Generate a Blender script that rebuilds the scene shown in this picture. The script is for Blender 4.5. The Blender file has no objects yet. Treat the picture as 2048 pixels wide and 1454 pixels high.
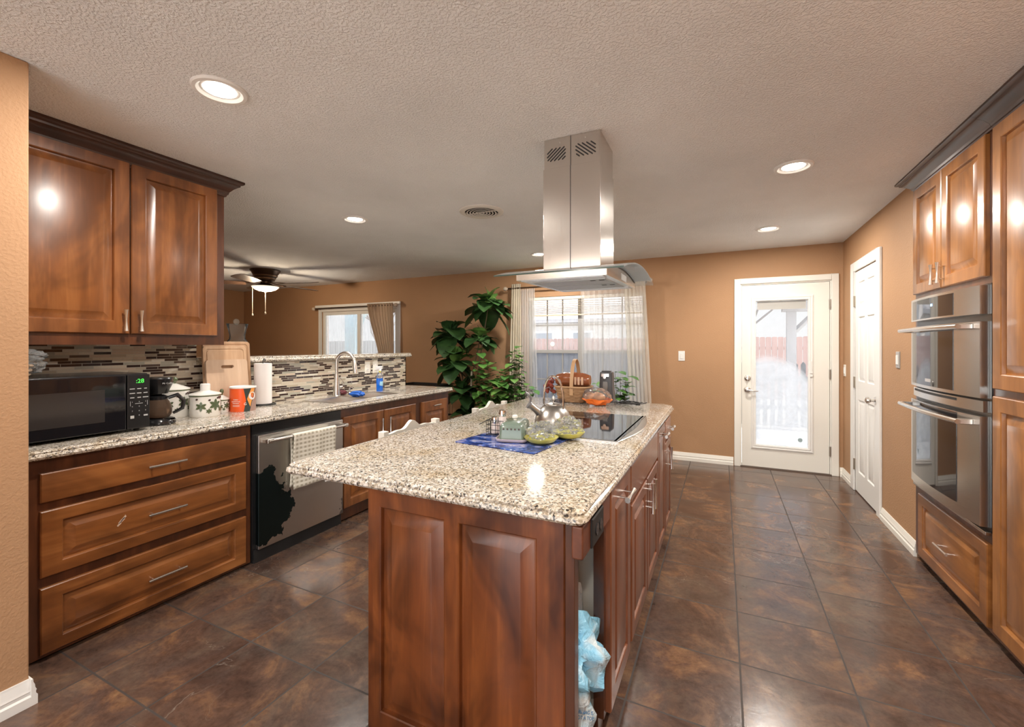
import bpy, bmesh, math, random
from mathutils import Vector, Matrix, noise
random.seed(7)
PI = math.pi
sc = bpy.context.scene
C = sc.collection
# ------------------------------------------------------------------ camera
cam = bpy.data.cameras.new('camera'); camo = bpy.data.objects.new('camera', cam); C.objects.link(camo)
camo.location = (0, 0, 1.365); camo.rotation_euler = (PI/2, 0, math.radians(25.566))
cam.sensor_width = 36; cam.lens = 879/2048*36; cam.shift_y = -36/2048; cam.clip_start = .02; cam.clip_end = 200
sc.camera = camo
# ------------------------------------------------------------------ world
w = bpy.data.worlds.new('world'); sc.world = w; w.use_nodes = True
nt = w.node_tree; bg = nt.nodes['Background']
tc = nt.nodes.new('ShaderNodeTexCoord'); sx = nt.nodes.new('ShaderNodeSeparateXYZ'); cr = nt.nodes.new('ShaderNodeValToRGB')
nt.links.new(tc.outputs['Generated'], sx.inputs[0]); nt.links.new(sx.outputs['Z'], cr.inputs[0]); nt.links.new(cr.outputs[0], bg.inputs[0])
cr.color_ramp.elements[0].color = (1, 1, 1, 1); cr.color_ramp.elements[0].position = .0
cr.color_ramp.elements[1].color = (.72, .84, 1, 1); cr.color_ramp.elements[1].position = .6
# overcast sky, made far brighter behind the camera as fill light for the room
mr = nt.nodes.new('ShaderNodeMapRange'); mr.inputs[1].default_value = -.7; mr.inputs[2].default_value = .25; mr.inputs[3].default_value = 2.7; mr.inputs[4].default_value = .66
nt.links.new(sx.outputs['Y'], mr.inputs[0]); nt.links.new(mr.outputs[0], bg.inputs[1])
sun = bpy.data.lights.new('sun', 'SUN'); sun.energy = 9.0; sun.angle = .05; sun.color = (1, .95, .88)
suno = bpy.data.objects.new('sun', sun); C.objects.link(suno); suno.rotation_euler = (0, math.radians(40), 0); suno.location = (8, 9, 8)
vs = sc.view_settings; vs.view_transform = 'Standard'; vs.look = 'None'; vs.exposure = 0.54; vs.gamma = 1
try: vs.use_curve_mapping = False
except Exception: pass
CAN_POWER = 21; FAN_POWER = 34
# ------------------------------------------------------------------ mesh helpers
def V(*a): return Vector(a)
class MB:
    def __init__(s): s.bm = bmesh.new(); s.mi = 0
    def v(s, p): return s.bm.verts.new(p)
    def f(s, vs):
        try: fc = s.bm.faces.new(vs)
        except ValueError: return None
        fc.material_index = s.mi; return fc
    def quad(s, a, b, c, d): return s.f([s.v(a), s.v(b), s.v(c), s.v(d)])
    def poly(s, pts): return s.f([s.v(p) for p in pts])
    def box(s, x0, x1, y0, y1, z0, z1):
        P = [s.v((x, y, z)) for x in (x0, x1) for y in (y0, y1) for z in (z0, z1)]
        for q in ((0,1,3,2),(4,6,7,5),(0,4,5,1),(2,3,7,6),(0,2,6,4),(1,5,7,3)): s.f([P[i] for i in q])
        return s
    def obox(s, c, R, h):
        c = Vector(c); P = []
        for i in (-1, 1):
            for j in (-1, 1):
                for k in (-1, 1): P.append(s.v(c + R @ Vector((i*h[0], j*h[1], k*h[2]))))
        for q in ((0,1,3,2),(4,6,7,5),(0,4,5,1),(2,3,7,6),(0,2,6,4),(1,5,7,3)): s.f([P[i] for i in q])
        return s
    def loft(s, rings, cap0=True, cap1=True, closed=True):
        R = [[s.v(p) for p in r] for r in rings]
        n = len(R[0])
        for a, b in zip(R[:-1], R[1:]):
            for i in range(n if closed else n-1):
                j = (i+1) % n; s.f([a[i], a[j], b[j], b[i]])
        if cap0 and closed: s.f(R[0][::-1])
        if cap1 and closed: s.f(R[-1])
        return R
    def tube(s, pts, r, n=8, closed=False, flat=1.0):
        pts = [Vector(p) for p in pts]; m = len(pts); rings = []
        rr = r if isinstance(r, (list, tuple)) else [r]*m
        up = None
        for i in range(m):
            if closed: t = pts[(i+1) % m]-pts[i-1]
            else: t = pts[min(i+1, m-1)]-pts[max(i-1, 0)]
            if t.length < 1e-9: t = V(0, 0, 1)
            t.normalize()
            if up is None:
                up = V(0, 0, 1) if abs(t.z) < .9 else V(1, 0, 0)
            a = up - t*up.dot(t)
            if a.length < 1e-6: a = t.orthogonal()
            a.normalize(); b = t.cross(a); up = a
            rings.append([pts[i]+a*math.cos(2*PI*k/n)*rr[i]*flat+b*math.sin(2*PI*k/n)*rr[i] for k in range(n)])
        if closed: rings.append(rings[0])
        s.loft(rings, not closed, not closed); return s
    def lathe(s, prof, c=(0, 0, 0), n=32, sx=1, sy=1, ax='z', cap0=True, cap1=True):
        c = Vector(c); rings = []
        for r, z in prof:
            r = max(r, 1e-4); ring = []
            for k in range(n):
                a = 2*PI*k/n; x, y = r*math.cos(a)*sx, r*math.sin(a)*sy
                ring.append(c + (V(x, y, z) if ax == 'z' else V(z, x, y) if ax == 'x' else V(x, z, y)))
            rings.append(ring)
        s.loft(rings, cap0, cap1); return s
    def sheet(s, nu, nv, fn):
        P = [[s.v(fn(i/nu, j/nv)) for j in range(nv+1)] for i in range(nu+1)]
        for i in range(nu):
            for j in range(nv): s.f([P[i][j], P[i+1][j], P[i+1][j+1], P[i][j+1]])
        return s
    def blob(s, c, r, amp=.15, fr=3, sub=3, seed=0, flat=None):
        b2 = bmesh.new(); bmesh.ops.create_icosphere(b2, subdivisions=sub, radius=1)
        mp = {}
        for vv in b2.verts:
            p = vv.co.copy(); k = 1+amp*noise.noise(p*fr+V(seed, seed*1.7, 0))+amp*.5*noise.noise(p*fr*2.3+V(seed, 0, 3))
            q = V(p.x*r[0]*k, p.y*r[1]*k, p.z*r[2]*k)
            if flat is not None and q.z < flat: q.z = flat
            mp[vv] = s.v(Vector(c)+q)
        for ff in b2.faces: s.f([mp[vv] for vv in ff.verts])
        b2.free(); return s
def tag(o, label, cat=None, group=None, kind=None):
    if label: o['label'] = label
    if cat: o['category'] = cat
    if group: o['group'] = group
    if kind: o['kind'] = kind
    return o
def wloc(o):
    p = V(0, 0, 0)
    while o: p = p+o.location; o = o.parent
    return p
def thing(name, loc, label, cat, group=None, rz=0, kind=None):
    o = bpy.data.objects.new(name, None); C.objects.link(o); o.location = loc; o.rotation_euler = (0, 0, rz); o.empty_display_size = .1
    return tag(o, label, cat, group, kind)
def part(name, mb, mats, parent=None, world=True, sm=35, bevel=0, bs=2, label=None, solid=0, cat=None, group=None, kind=None, origin=None):
    bm = mb.bm
    bmesh.ops.remove_doubles(bm, verts=bm.verts, dist=1e-5)
    bmesh.ops.recalc_face_normals(bm, faces=bm.faces)
    off = V(0, 0, 0)
    if world and parent: off = wloc(parent)
    if parent is None and world:
        xs = [v.co for v in bm.verts]
        if origin: off = Vector(origin)
        else: off = V((min(p.x for p in xs)+max(p.x for p in xs))/2, (min(p.y for p in xs)+max(p.y for p in xs))/2, min(p.z for p in xs))
    if off.length: bmesh.ops.translate(bm, verts=bm.verts, vec=-off)
    me = bpy.data.meshes.new(name); bm.to_mesh(me); bm.free()
    for m in (mats if isinstance(mats, (list, tuple)) else [mats]): me.materials.append(m)
    if sm:
        me.polygons.foreach_set('use_smooth', [True]*len(me.polygons))
        try: me.set_sharp_from_angle(angle=math.radians(sm))
        except Exception: pass
    o = bpy.data.objects.new(name, me); C.objects.link(o)
    if parent: o.parent = parent
    else: o.location = off
    if bevel:
        m = o.modifiers.new('bevel', 'BEVEL'); m.width = bevel; m.segments = bs; m.limit_method = 'ANGLE'; m.angle_limit = math.radians(40)
        m.harden_normals = True
    if solid:
        m = o.modifiers.new('solid', 'SOLIDIFY'); m.thickness = solid; m.offset = 0
    return tag(o, label, cat, group, kind)
def struct(name, mb, m, **k): return part(name, mb, m, kind='structure', **k)
def copy_tree(o, parent=None):
    c = o.copy(); C.objects.link(c)
    if parent: c.parent = parent
    for ch in [x for x in bpy.data.objects if x.parent == o]: copy_tree(ch, c)
    return c
def text(name, s, size, loc, rot, mat, parent, ext=.0004, align='CENTER', world=True, sx=1):
    cu = bpy.data.curves.new(name, 'FONT'); cu.body = s; cu.size = size; cu.extrude = ext; cu.align_x = align; cu.align_y = 'CENTER'
    t = bpy.data.objects.new(name, cu); C.objects.link(t)
    dg = bpy.context.evaluated_depsgraph_get()
    me = bpy.data.meshes.new_from_object(t.evaluated_get(dg)); C.objects.unlink(t); bpy.data.objects.remove(t)
    me.materials.clear(); me.materials.append(mat)
    M = Matrix.Translation(Vector(loc)) @ rot.to_4x4() @ Matrix.Diagonal((sx, 1, 1, 1))
    me.transform(M)
    if world: me.transform(Matrix.Translation(-wloc(parent)))
    o = bpy.data.objects.new(name, me); C.objects.link(o); o.parent = parent; return o
def facing(n, up=(0, 0, 1)):   # rotation whose z is n, y is up
    n = Vector(n).normalized(); up = Vector(up); x = up.cross(n).normalized(); y = n.cross(x)
    return Matrix((x, y, n)).transposed()
class FR:  # frame on a face: origin, u, v, n
    def __init__(s, o, u, v, n): s.o, s.u, s.v, s.n = Vector(o), Vector(u), Vector(v), Vector(n)
    def p(s, a, b, h): return s.o+s.u*a+s.v*b+s.n*h
def ringrect(fr, a0, a1, b0, b1, h): return [fr.p(a0, b0, h), fr.p(a1, b0, h), fr.p(a1, b1, h), fr.p(a0, b1, h)]
def panelled(mb, fr, w, h, t, opens, dp=.016, rise=.03, ch=.004, top=.0):
    """a framed door: flat stiles and rails at height t and a raised panel inside each opening (a0,a1,b0,b1)"""
    mb.loft([ringrect(fr, 0, w, 0, h, 0), ringrect(fr, 0, w, 0, h, t-ch), ringrect(fr, ch, w-ch, ch, h-ch, t)], True, False)
    us = sorted({ch, w-ch} | {o[0] for o in opens} | {o[1] for o in opens}); vv = sorted({ch, h-ch} | {o[2] for o in opens} | {o[3] for o in opens})
    for i in range(len(us)-1):
        for j in range(len(vv)-1):
            cu, cv = (us[i]+us[i+1])/2, (vv[j]+vv[j+1])/2
            if any(o[0] < cu < o[1] and o[2] < cv < o[3] for o in opens): continue
            mb.quad(fr.p(us[i], vv[j], t), fr.p(us[i+1], vv[j], t), fr.p(us[i+1], vv[j+1], t), fr.p(us[i], vv[j+1], t))
    for a0, a1, b0, b1 in opens:
        R = []
        for ins, hh in ((0, t), (.004, t-.003), (.007, t-dp), (.012, t-dp), (.016, t-dp+.001), (rise, t-.002-top), (rise+.003, t-.001-top)):
            R.append(ringrect(fr, a0+ins, a1-ins, b0+ins, b1-ins, hh))
        mb.loft(R, False, True)
    return mb
# ------------------------------------------------------------------ materials
def newmat(name):
    m = bpy.data.materials.new(name); m.use_nodes = True; n = m.node_tree; b = n.nodes['Principled BSDF']; return m, n, b
def N(n, t, **k):
    x = n.nodes.new(t)
    for a, b in k.items():
        if a.startswith('i_'):
            key = a[2:]; x.inputs[int(key) if key.isdigit() else key].default_value = b
        else: setattr(x, a, b)
    return x
def mat(name, col, rough=.5, metal=0, spec=None, coat=0, emit=None, es=0, trans=0, ior=None, alpha=None):
    m, n, b = newmat(name); b.inputs['Base Color'].default_value = (*col, 1); b.inputs['Roughness'].default_value = rough; b.inputs['Metallic'].default_value = metal
    if coat: b.inputs['Coat Weight'].default_value = coat; b.inputs['Coat Roughness'].default_value = .08
    if emit: b.inputs['Emission Color'].default_value = (*emit, 1); b.inputs['Emission Strength'].default_value = es
    if trans: b.inputs['Transmission Weight'].default_value = trans
    if ior: b.inputs['IOR'].default_value = ior
    if spec is not None: b.inputs['Specular IOR Level'].default_value = spec
    return m
def ramp(n, stops, interp='LINEAR'):
    r = n.nodes.new('ShaderNodeValToRGB'); e = r.color_ramp; e.interpolation = interp
    while len(e.elements) < len(stops): e.elements.new(.5)
    for q, (p, c) in zip(e.elements, stops): q.position = p; q.color = (*c, 1)
    return r
def math_(n, op, a, b=None, c=None):
    x = n.nodes.new('ShaderNodeMath'); x.operation = op
    for i, q in enumerate((a, b, c)):
        if q is None: continue
        if isinstance(q, (int, float)): x.inputs[i].default_value = q
        else: n.links.new(q, x.inputs[i])
    return x.outputs[0]
def coords(n, scale=(1, 1, 1), rnd=0, loc=(0, 0, 0), world=False):
    if world:
        g = N(n, 'ShaderNodeNewGeometry'); src = g.outputs['Position']
    else:
        g = N(n, 'ShaderNodeTexCoord'); src = g.outputs['Object']
    mp = N(n, 'ShaderNodeMapping'); mp.inputs['Scale'].default_value = scale; mp.inputs['Location'].default_value = loc
    n.links.new(src, mp.inputs[0])
    if rnd:
        oi = N(n, 'ShaderNodeObjectInfo'); mm = N(n, 'ShaderNodeVectorMath', operation='SCALE'); cx = N(n, 'ShaderNodeCombineXYZ')
        for i in range(3): n.links.new(oi.outputs['Random'], cx.inputs[i])
        n.links.new(cx.outputs[0], mm.inputs[0]); mm.inputs['Scale'].default_value = rnd
        ad = N(n, 'ShaderNodeVectorMath', operation='ADD'); n.links.new(mp.outputs[0], ad.inputs[0]); n.links.new(mm.outputs[0], ad.inputs[1]); return ad.outputs[0]
    return mp.outputs[0]
def mix(n, f, a, b, mode='MIX'):
    x = N(n, 'ShaderNodeMix', data_type='RGBA', blend_type=mode)
    for s, q in ((x.inputs[0], f), (x.inputs[6], a), (x.inputs[7], b)):
        if isinstance(q, (int, float)): s.default_value = q
        elif isinstance(q, tuple): s.default_value = (*q, 1)
        else: n.links.new(q, s)
    return x.outputs[2]
def bump(n, b, h, st=.3, d=.01):
    x = N(n, 'ShaderNodeBump'); x.inputs['Strength'].default_value = st; x.inputs['Distance'].default_value = d
    n.links.new(h, x.inputs['Height']); n.links.new(x.outputs[0], b.inputs['Normal']); return x
def noise_(n, vec, sc_, det=4, rough=.5, dist=0):
    x = N(n, 'ShaderNodeTexNoise'); x.inputs['Scale'].default_value = sc_; x.inputs['Detail'].default_value = det; x.inputs['Roughness'].default_value = rough; x.inputs['Distortion'].default_value = dist
    n.links.new(vec, x.inputs['Vector']); return x.outputs[0]
def wood(name, ax, dark, mid, light, rough=.32, coat=.38, blotch=.6):
    m, n, b = newmat(name)
    s = {'z': (14, 14, 1.1), 'y': (14, 1.1, 14), 'x': (1.1, 14, 14)}[ax]
    s2 = {'z': (3, 3, 1.6), 'y': (3, 1.6, 3), 'x': (1.6, 3, 3)}[ax]
    g = noise_(n, coords(n, s, 9), 1.6, 5, .55, .5)
    r = ramp(n, [(.22, tuple(d*.45+m_*.55 for d, m_ in zip(dark, mid))), (.5, mid), (.75, light)]); n.links.new(g, r.inputs[0])
    g2 = noise_(n, coords(n, s2, 5), 1.5, 3, .6, .8); r2 = ramp(n, [(.37, (.28, .24, .21)), (.56, (.95, .95, .95)), (.8, (1.2, 1.18, 1.1))]); n.links.new(g2, r2.inputs[0])
    c = mix(n, blotch, r.outputs[0], r2.outputs[0], 'MULTIPLY')
    # board strips glued side by side, each a shade of its own
    n.links.new(c, b.inputs['Base Color']); b.inputs['Roughness'].default_value = rough; b.inputs['Coat Weight'].default_value = coat; b.inputs['Coat Roughness'].default_value = .21
    fine = noise_(n, coords(n, tuple(q*5 for q in s), 9), 2.5, 3, .6); bump(n, b, fine, .06, .002); return m
WD, WM, WL = (.085, .025, .007), (.235, .080, .020), (.345, .132, .038)
wood_v = wood('wood_v', 'z', WD, WM, WL); wood_y = wood('wood_y', 'y', WD, WM, WL)
frame_w = wood('frame_wood', 'z', (.04, .013, .006), (.090, .028, .010), (.15, .048, .016))
crown_w = wood('crown_wood', 'y', (.030, .011, .006), (.055, .019, .009), (.085, .030, .013), rough=.38, coat=.2)
isl_end = wood('island_end_wood', 'z', (.060, .014, .004), (.175, .047, .011), (.28, .085, .020), blotch=.85)
isl_door = wood('island_door_wood', 'z', (.12, .034, .014), (.20, .066, .027), (.28, .103, .046), blotch=.35)
isl_doory = wood('island_drawer_wood', 'y', (.14, .040, .016), (.24, .085, .035), (.33, .13, .058), blotch=.35)
oak_w = wood('oak_wood', 'y', (.08, .022, .010), (.19, .062, .030), (.26, .095, .048), rough=.4, coat=.1)
ov_w = wood('pantry_wood', 'z', (.14, .045, .010), (.32, .125, .030), (.42, .18, .05)); ov_y = wood('pantry_wood_y', 'y', (.12, .04, .010), (.29, .11, .028), (.38, .155, .044))
bamboo2 = wood('bamboo_pale', 'z', (.44, .29, .19), (.56, .39, .27), (.66, .48, .35), rough=.5, coat=0, blotch=.2)
bamboo3 = wood('bamboo_brown', 'z', (.30, .17, .09), (.42, .255, .145), (.52, .33, .20), rough=.5, coat=0, blotch=.2)
bamboo = wood('bamboo', 'z', (.40, .235, .13), (.52, .33, .195), (.62, .42, .27), rough=.5, coat=0, blotch=.2)
def plaster(name, col, sc_, st, d, rough=.85):
    m, n, b = newmat(name); v = coords(n, world=True)
    a = noise_(n, v, sc_, 3, .5, .0); big = noise_(n, v, 1.3, 3, .5)
    r = ramp(n, [(.3, tuple(c*.93 for c in col)), (.7, tuple(min(1, c*1.05) for c in col))]); n.links.new(big, r.inputs[0])
    n.links.new(r.outputs[0], b.inputs['Base Color']); b.inputs['Roughness'].default_value = rough; b.inputs['Specular IOR Level'].default_value = .25
    rr = ramp(n, [(.42, (0, 0, 0)), (.62, (1, 1, 1))]); n.links.new(a, rr.inputs[0]); bump(n, b, rr.outputs[0], st, d); return m
M_wall = plaster('wall_paint', (.43, .25, .135), 95, .24, .003, .65)
M_ceil = plaster('ceiling_texture', (.86, .86, .855), 95, .6, .007, .95)
M_white = mat('white_paint', (.78, .765, .73), .35); M_trimw = mat('trim_white', (.80, .77, .70), .4)
def granite():
    m, n, b = newmat('granite'); v = coords(n, (1, 1, 1), world=True)
    d = N(n, 'ShaderNodeVectorMath', operation='MULTIPLY_ADD'); nz = N(n, 'ShaderNodeTexNoise'); nz.inputs['Scale'].default_value = 30; n.links.new(v, nz.inputs['Vector'])
    n.links.new(nz.outputs['Color'], d.inputs[0]); d.inputs[1].default_value = (.02, .02, .02); n.links.new(v, d.inputs[2])
    vo = N(n, 'ShaderNodeTexVoronoi'); vo.inputs['Scale'].default_value = 150; n.links.new(d.outputs[0], vo.inputs['Vector'])
    sp = N(n, 'ShaderNodeSeparateXYZ'); n.links.new(vo.outputs['Color'], sp.inputs[0])
    r = ramp(n, [(0, (.33, .28, .21)), (.12, (.50, .45, .38)), (.34, (.60, .565, .51)), (.56, (.38, .34, .28)), (.68, (.68, .66, .63)), (.86, (.25, .23, .21)), (.945, (.07, .065, .065))], 'CONSTANT'); n.links.new(sp.outputs[0], r.inputs[0])
    vb = N(n, 'ShaderNodeTexVoronoi'); vb.inputs['Scale'].default_value = 240; n.links.new(d.outputs[0], vb.inputs['Vector']); sb = N(n, 'ShaderNodeSeparateXYZ'); n.links.new(vb.outputs['Color'], sb.inputs[0])
    rb = ramp(n, [(0, (1, 1, 1)), (.80, (.62, .57, .50)), (.93, (.15, .14, .14))], 'CONSTANT'); n.links.new(sb.outputs[0], rb.inputs[0])
    c = mix(n, .85, r.outputs[0], rb.outputs[0], 'MULTIPLY')
    big = noise_(n, v, 3.2, 4, .6, .6); r3 = ramp(n, [(.33, (.84, .73, .56)), (.48, (1, .985, .96)), (.7, (1.08, 1.08, 1.1))]); n.links.new(big, r3.inputs[0])
    c = mix(n, .8, c, r3.outputs[0], 'MULTIPLY')
    vein = noise_(n, coords(n, (6, 1.0, 1), world=True, loc=(0, .3, 0)), 1.0, 4, .6, 1.2); r4 = ramp(n, [(.645, (0, 0, 0)), (.70, (1, 1, 1))]); n.links.new(vein, r4.inputs[0])
    c = mix(n, math_(n, 'MULTIPLY', r4.outputs[0], .45), c, (.36, .20, .10))
    n.links.new(c, b.inputs['Base Color']); b.inputs['Roughness'].default_value = .09; b.inputs['Specular IOR Level'].default_value = .55; return m
M_gran = granite()
def slate():
    m, n, b = newmat('slate_tile'); g = N(n, 'ShaderNodeNewGeometry'); sp = N(n, 'ShaderNodeSeparateXYZ'); n.links.new(g.outputs['Position'], sp.inputs[0])
    tx = math_(n, 'DIVIDE', math_(n, 'SUBTRACT', sp.outputs[0], .068), .405); ty = math_(n, 'DIVIDE', math_(n, 'SUBTRACT', sp.outputs[1], 2.1245), .4085)
    fx = math_(n, 'FRACT', tx); fy = math_(n, 'FRACT', ty); ix = math_(n, 'FLOOR', tx); iy = math_(n, 'FLOOR', ty)
    dx = math_(n, 'MINIMUM', fx, math_(n, 'SUBTRACT', 1, fx)); dy = math_(n, 'MINIMUM', fy, math_(n, 'SUBTRACT', 1, fy)); dd = math_(n, 'MINIMUM', dx, dy)
    grout = math_(n, 'LESS_THAN', dd, .0095)
    cx = N(n, 'ShaderNodeCombineXYZ'); n.links.new(ix, cx.inputs[0]); n.links.new(iy, cx.inputs[1])
    wn = N(n, 'ShaderNodeTexWhiteNoise', noise_dimensions='2D'); n.links.new(cx.outputs[0], wn.inputs['Vector'])
    off = N(n, 'ShaderNodeVectorMath', operation='MULTIPLY_ADD'); n.links.new(wn.outputs['Color'], off.inputs[0]); off.inputs[1].default_value = (13, 13, 13); n.links.new(g.outputs['Position'], off.inputs[2])
    P = off.outputs[0]
    a = noise_(n, P, 3.6, 9, .68, .9); r = ramp(n, [(.28, (.036, .024, .020)), (.42, (.075, .043, .032)), (.52, (.108, .060, .041)), (.60, (.175, .090, .048)), (.68, (.235, .130, .066)), (.80, (.17, .12, .075))]); n.links.new(a, r.inputs[0])
    a2 = noise_(n, P, 2.2, 5, .6, .9); r2 = ramp(n, [(.40, (.085, .062, .056)), (.62, (.135, .105, .080))]); n.links.new(a2, r2.inputs[0]); k2 = ramp(n, [(.42, (0, 0, 0)), (.66, (.6, .6, .6))]); n.links.new(noise_(n, P, 3.1, 6, .65, 1.1), k2.inputs[0])
    c = mix(n, k2.outputs[0], r.outputs[0], r2.outputs[0])
    sp2 = noise_(n, P, 42, 5, .7, .3); rs = ramp(n, [(.3, (.62, .60, .58)), (.55, (1, 1, 1)), (.75, (1.18, 1.15, 1.1))]); n.links.new(sp2, rs.inputs[0]); c = mix(n, .75, c, rs.outputs[0], 'MULTIPLY')
    mp = N(n, 'ShaderNodeTexNoise'); mp.inputs['Scale'].default_value = 2.6; mp.inputs['Detail'].default_value = 5; mp.inputs['Distortion'].default_value = 1.5; n.links.new(P, mp.inputs['Vector'])
    vein = math_(n, 'ABSOLUTE', math_(n, 'SUBTRACT', mp.outputs[0], .5)); vm = ramp(n, [(.0, (1, 1, 1)), (.0045, (0, 0, 0))]); n.links.new(vein, vm.inputs[0])
    vk = ramp(n, [(.55, (0, 0, 0)), (.62, (.42, .42, .42))]); n.links.new(noise_(n, P, 1.9, 2, .5), vk.inputs[0])
    c = mix(n, math_(n, 'MULTIPLY', vm.outputs[0], vk.outputs[0]), c, (.36, .31, .26))
    c = mix(n, math_(n, 'MULTIPLY', grout, .9), c, (.040, .032, .028))
    n.links.new(c, b.inputs['Base Color'])
    rr = ramp(n, [(.3, (.15, .15, .15)), (.7, (.26, .26, .26))]); n.links.new(a, rr.inputs[0]); n.links.new(math_(n, 'ADD', rr.outputs[0], math_(n, 'MULTIPLY', grout, .4)), b.inputs['Roughness'])
    b.inputs['Specular IOR Level'].default_value = .5
    ridge = noise_(n, P, 7, 6, .6, 1.0)
    h = math_(n, 'SUBTRACT', math_(n, 'ADD', math_(n, 'MULTIPLY', ridge, .35), math_(n, 'MULTIPLY', sp2, .12)), math_(n, 'MULTIPLY', grout, .4)); bump(n, b, h, .24, .007); return m
M_floor = slate()
def mosaic():
    m, n, b = newmat('mosaic'); g = N(n, 'ShaderNodeNewGeometry'); sp = N(n, 'ShaderNodeSeparateXYZ'); n.links.new(g.outputs['Position'], sp.inputs[0])
    along = math_(n, 'ADD', sp.outputs[1], sp.outputs[0]); rz = math_(n, 'DIVIDE', sp.outputs[2], .0162); row = math_(n, 'FLOOR', rz); fr = math_(n, 'FRACT', rz)
    wr = N(n, 'ShaderNodeTexWhiteNoise', noise_dimensions='1D'); n.links.new(row, wr.inputs['W'])
    W = math_(n, 'ADD', math_(n, 'DIVIDE', along, .085), math_(n, 'MULTIPLY', wr.outputs['Value'], 371.7))
    v1 = N(n, 'ShaderNodeTexVoronoi', voronoi_dimensions='1D'); v1.inputs['Scale'].default_value = 1; n.links.new(W, v1.inputs['W'])
    v2 = N(n, 'ShaderNodeTexVoronoi', voronoi_dimensions='1D', feature='DISTANCE_TO_EDGE'); v2.inputs['Scale'].default_value = 1; n.links.new(W, v2.inputs['W'])
    s2 = N(n, 'ShaderNodeSeparateXYZ'); n.links.new(v1.outputs['Color'], s2.inputs[0])
    r = ramp(n, [(0, (.040, .022, .019)), (.30, (.10, .07, .058)), (.37, (.42, .36, .27)), (.50, (.56, .50, .40)), (.66, (.36, .35, .29)), (.78, (.50, .40, .31)), (.90, (.62, .58, .50))], 'CONSTANT'); n.links.new(s2.outputs[0], r.inputs[0])
    st = noise_(n, coords(n, (6, 6, 30), world=True), 12, 4, .6); rs = ramp(n, [(.3, (.85, .83, .8)), (.7, (1.1, 1.1, 1.1))]); n.links.new(st, rs.inputs[0])
    c = mix(n, .7, r.outputs[0], rs.outputs[0], 'MULTIPLY')
    gr = math_(n, 'MAXIMUM', math_(n, 'LESS_THAN', v2.outputs['Distance'], .013), math_(n, 'MAXIMUM', math_(n, 'LESS_THAN', fr, .07), math_(n, 'GREATER_THAN', fr, .93)))
    c = mix(n, gr, c, (.47, .44, .38)); n.links.new(c, b.inputs['Base Color'])
    dark = math_(n, 'LESS_THAN', s2.outputs[0], .37); n.links.new(math_(n, 'MAXIMUM', math_(n, 'SUBTRACT', .42, math_(n, 'MULTIPLY', dark, .34)), math_(n, 'MULTIPLY', gr, .8)), b.inputs['Roughness'])
    bump(n, b, math_(n, 'SUBTRACT', 1, gr), .5, .003); return m
M_mos = mosaic()
def steel(name, ax='z', col=(.62, .60, .57), rough=.24, aniso=0):
    m, n, b = newmat(name); s = {'z': (500, 500, 2), 'y': (500, 2, 500), 'x': (2, 500, 500)}[ax]
    a = noise_(n, coords(n, s), 1, 3, .6); r = ramp(n, [(.3, (rough*.9,)*3), (.7, (rough*1.12,)*3)]); n.links.new(a, r.inputs[0]); n.links.new(r.outputs[0], b.inputs['Roughness'])
    b.inputs['Base Color'].default_value = (*col, 1); b.inputs['Metallic'].default_value = 1; return m
M_steel = steel('steel_vertical'); M_steely = steel('steel_y', 'y'); M_nickel = mat('nickel', (.72, .69, .65), .26, 1); M_chrome = mat('chrome', (.75, .75, .76), .08, 1)
M_hood = steel('hood_steel', 'z', (.66, .62, .58), .22)
_n = M_hood.node_tree; _b = _n.nodes['Principled BSDF']; _b.inputs['Anisotropic'].default_value = .75; _t = _n.nodes.new('ShaderNodeTangent'); _t.direction_type = 'RADIAL'; _t.axis = 'Z'; _n.links.new(_t.outputs[0], _b.inputs['Tangent'])
M_black = mat('black_plastic', (.012, .012, .013), .22); M_blackm = mat('black_matte', (.015, .014, .014), .6); M_bglass = mat('black_glass', (.008, .008, .010), .04, spec=.8)
M_bronze = mat('bronze', (.085, .050, .032), .35, .7)
def glass(name, tint=(1, 1, 1), fres=.12, dust=None, dens=0, rough=.02):
    m, n, b = newmat(name); n.nodes.remove(b); out = n.nodes['Material Output']
    tr = N(n, 'ShaderNodeBsdfTransparent'); tr.inputs[0].default_value = (*tint, 1); gl = N(n, 'ShaderNodeBsdfGlossy'); gl.inputs['Roughness'].default_value = rough
    lw = N(n, 'ShaderNodeLayerWeight'); lw.inputs[0].default_value = fres; mx = N(n, 'ShaderNodeMixShader'); n.links.new(lw.outputs['Fresnel'], mx.inputs[0]); n.links.new(tr.outputs[0], mx.inputs[1]); n.links.new(gl.outputs[0], mx.inputs[2])
    last = mx.outputs[0]
    if dust:
        df = N(n, 'ShaderNodeBsdfTranslucent'); df.inputs[0].default_value = (.86, .90, .95, 1); d2 = N(n, 'ShaderNodeBsdfDiffuse'); d2.inputs[0].default_value = (.72, .75, .80, 1); m0 = N(n, 'ShaderNodeMixShader'); m0.inputs[0].default_value = .35
        n.links.new(df.outputs[0], m0.inputs[1]); n.links.new(d2.outputs[0], m0.inputs[2])
        m2 = N(n, 'ShaderNodeMixShader'); k = dust(n); n.links.new(k, m2.inputs[0]); n.links.new(last, m2.inputs[1]); n.links.new(m0.outputs[0], m2.inputs[2]); last = m2.outputs[0]
    elif dens:
        d2 = N(n, 'ShaderNodeBsdfDiffuse'); d2.inputs[0].default_value = (.85, .88, .9, 1); m2 = N(n, 'ShaderNodeMixShader'); m2.inputs[0].default_value = dens; n.links.new(last, m2.inputs[1]); n.links.new(d2.outputs[0], m2.inputs[2]); last = m2.outputs[0]
    n.links.new(last, out.inputs[0]); return m
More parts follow.
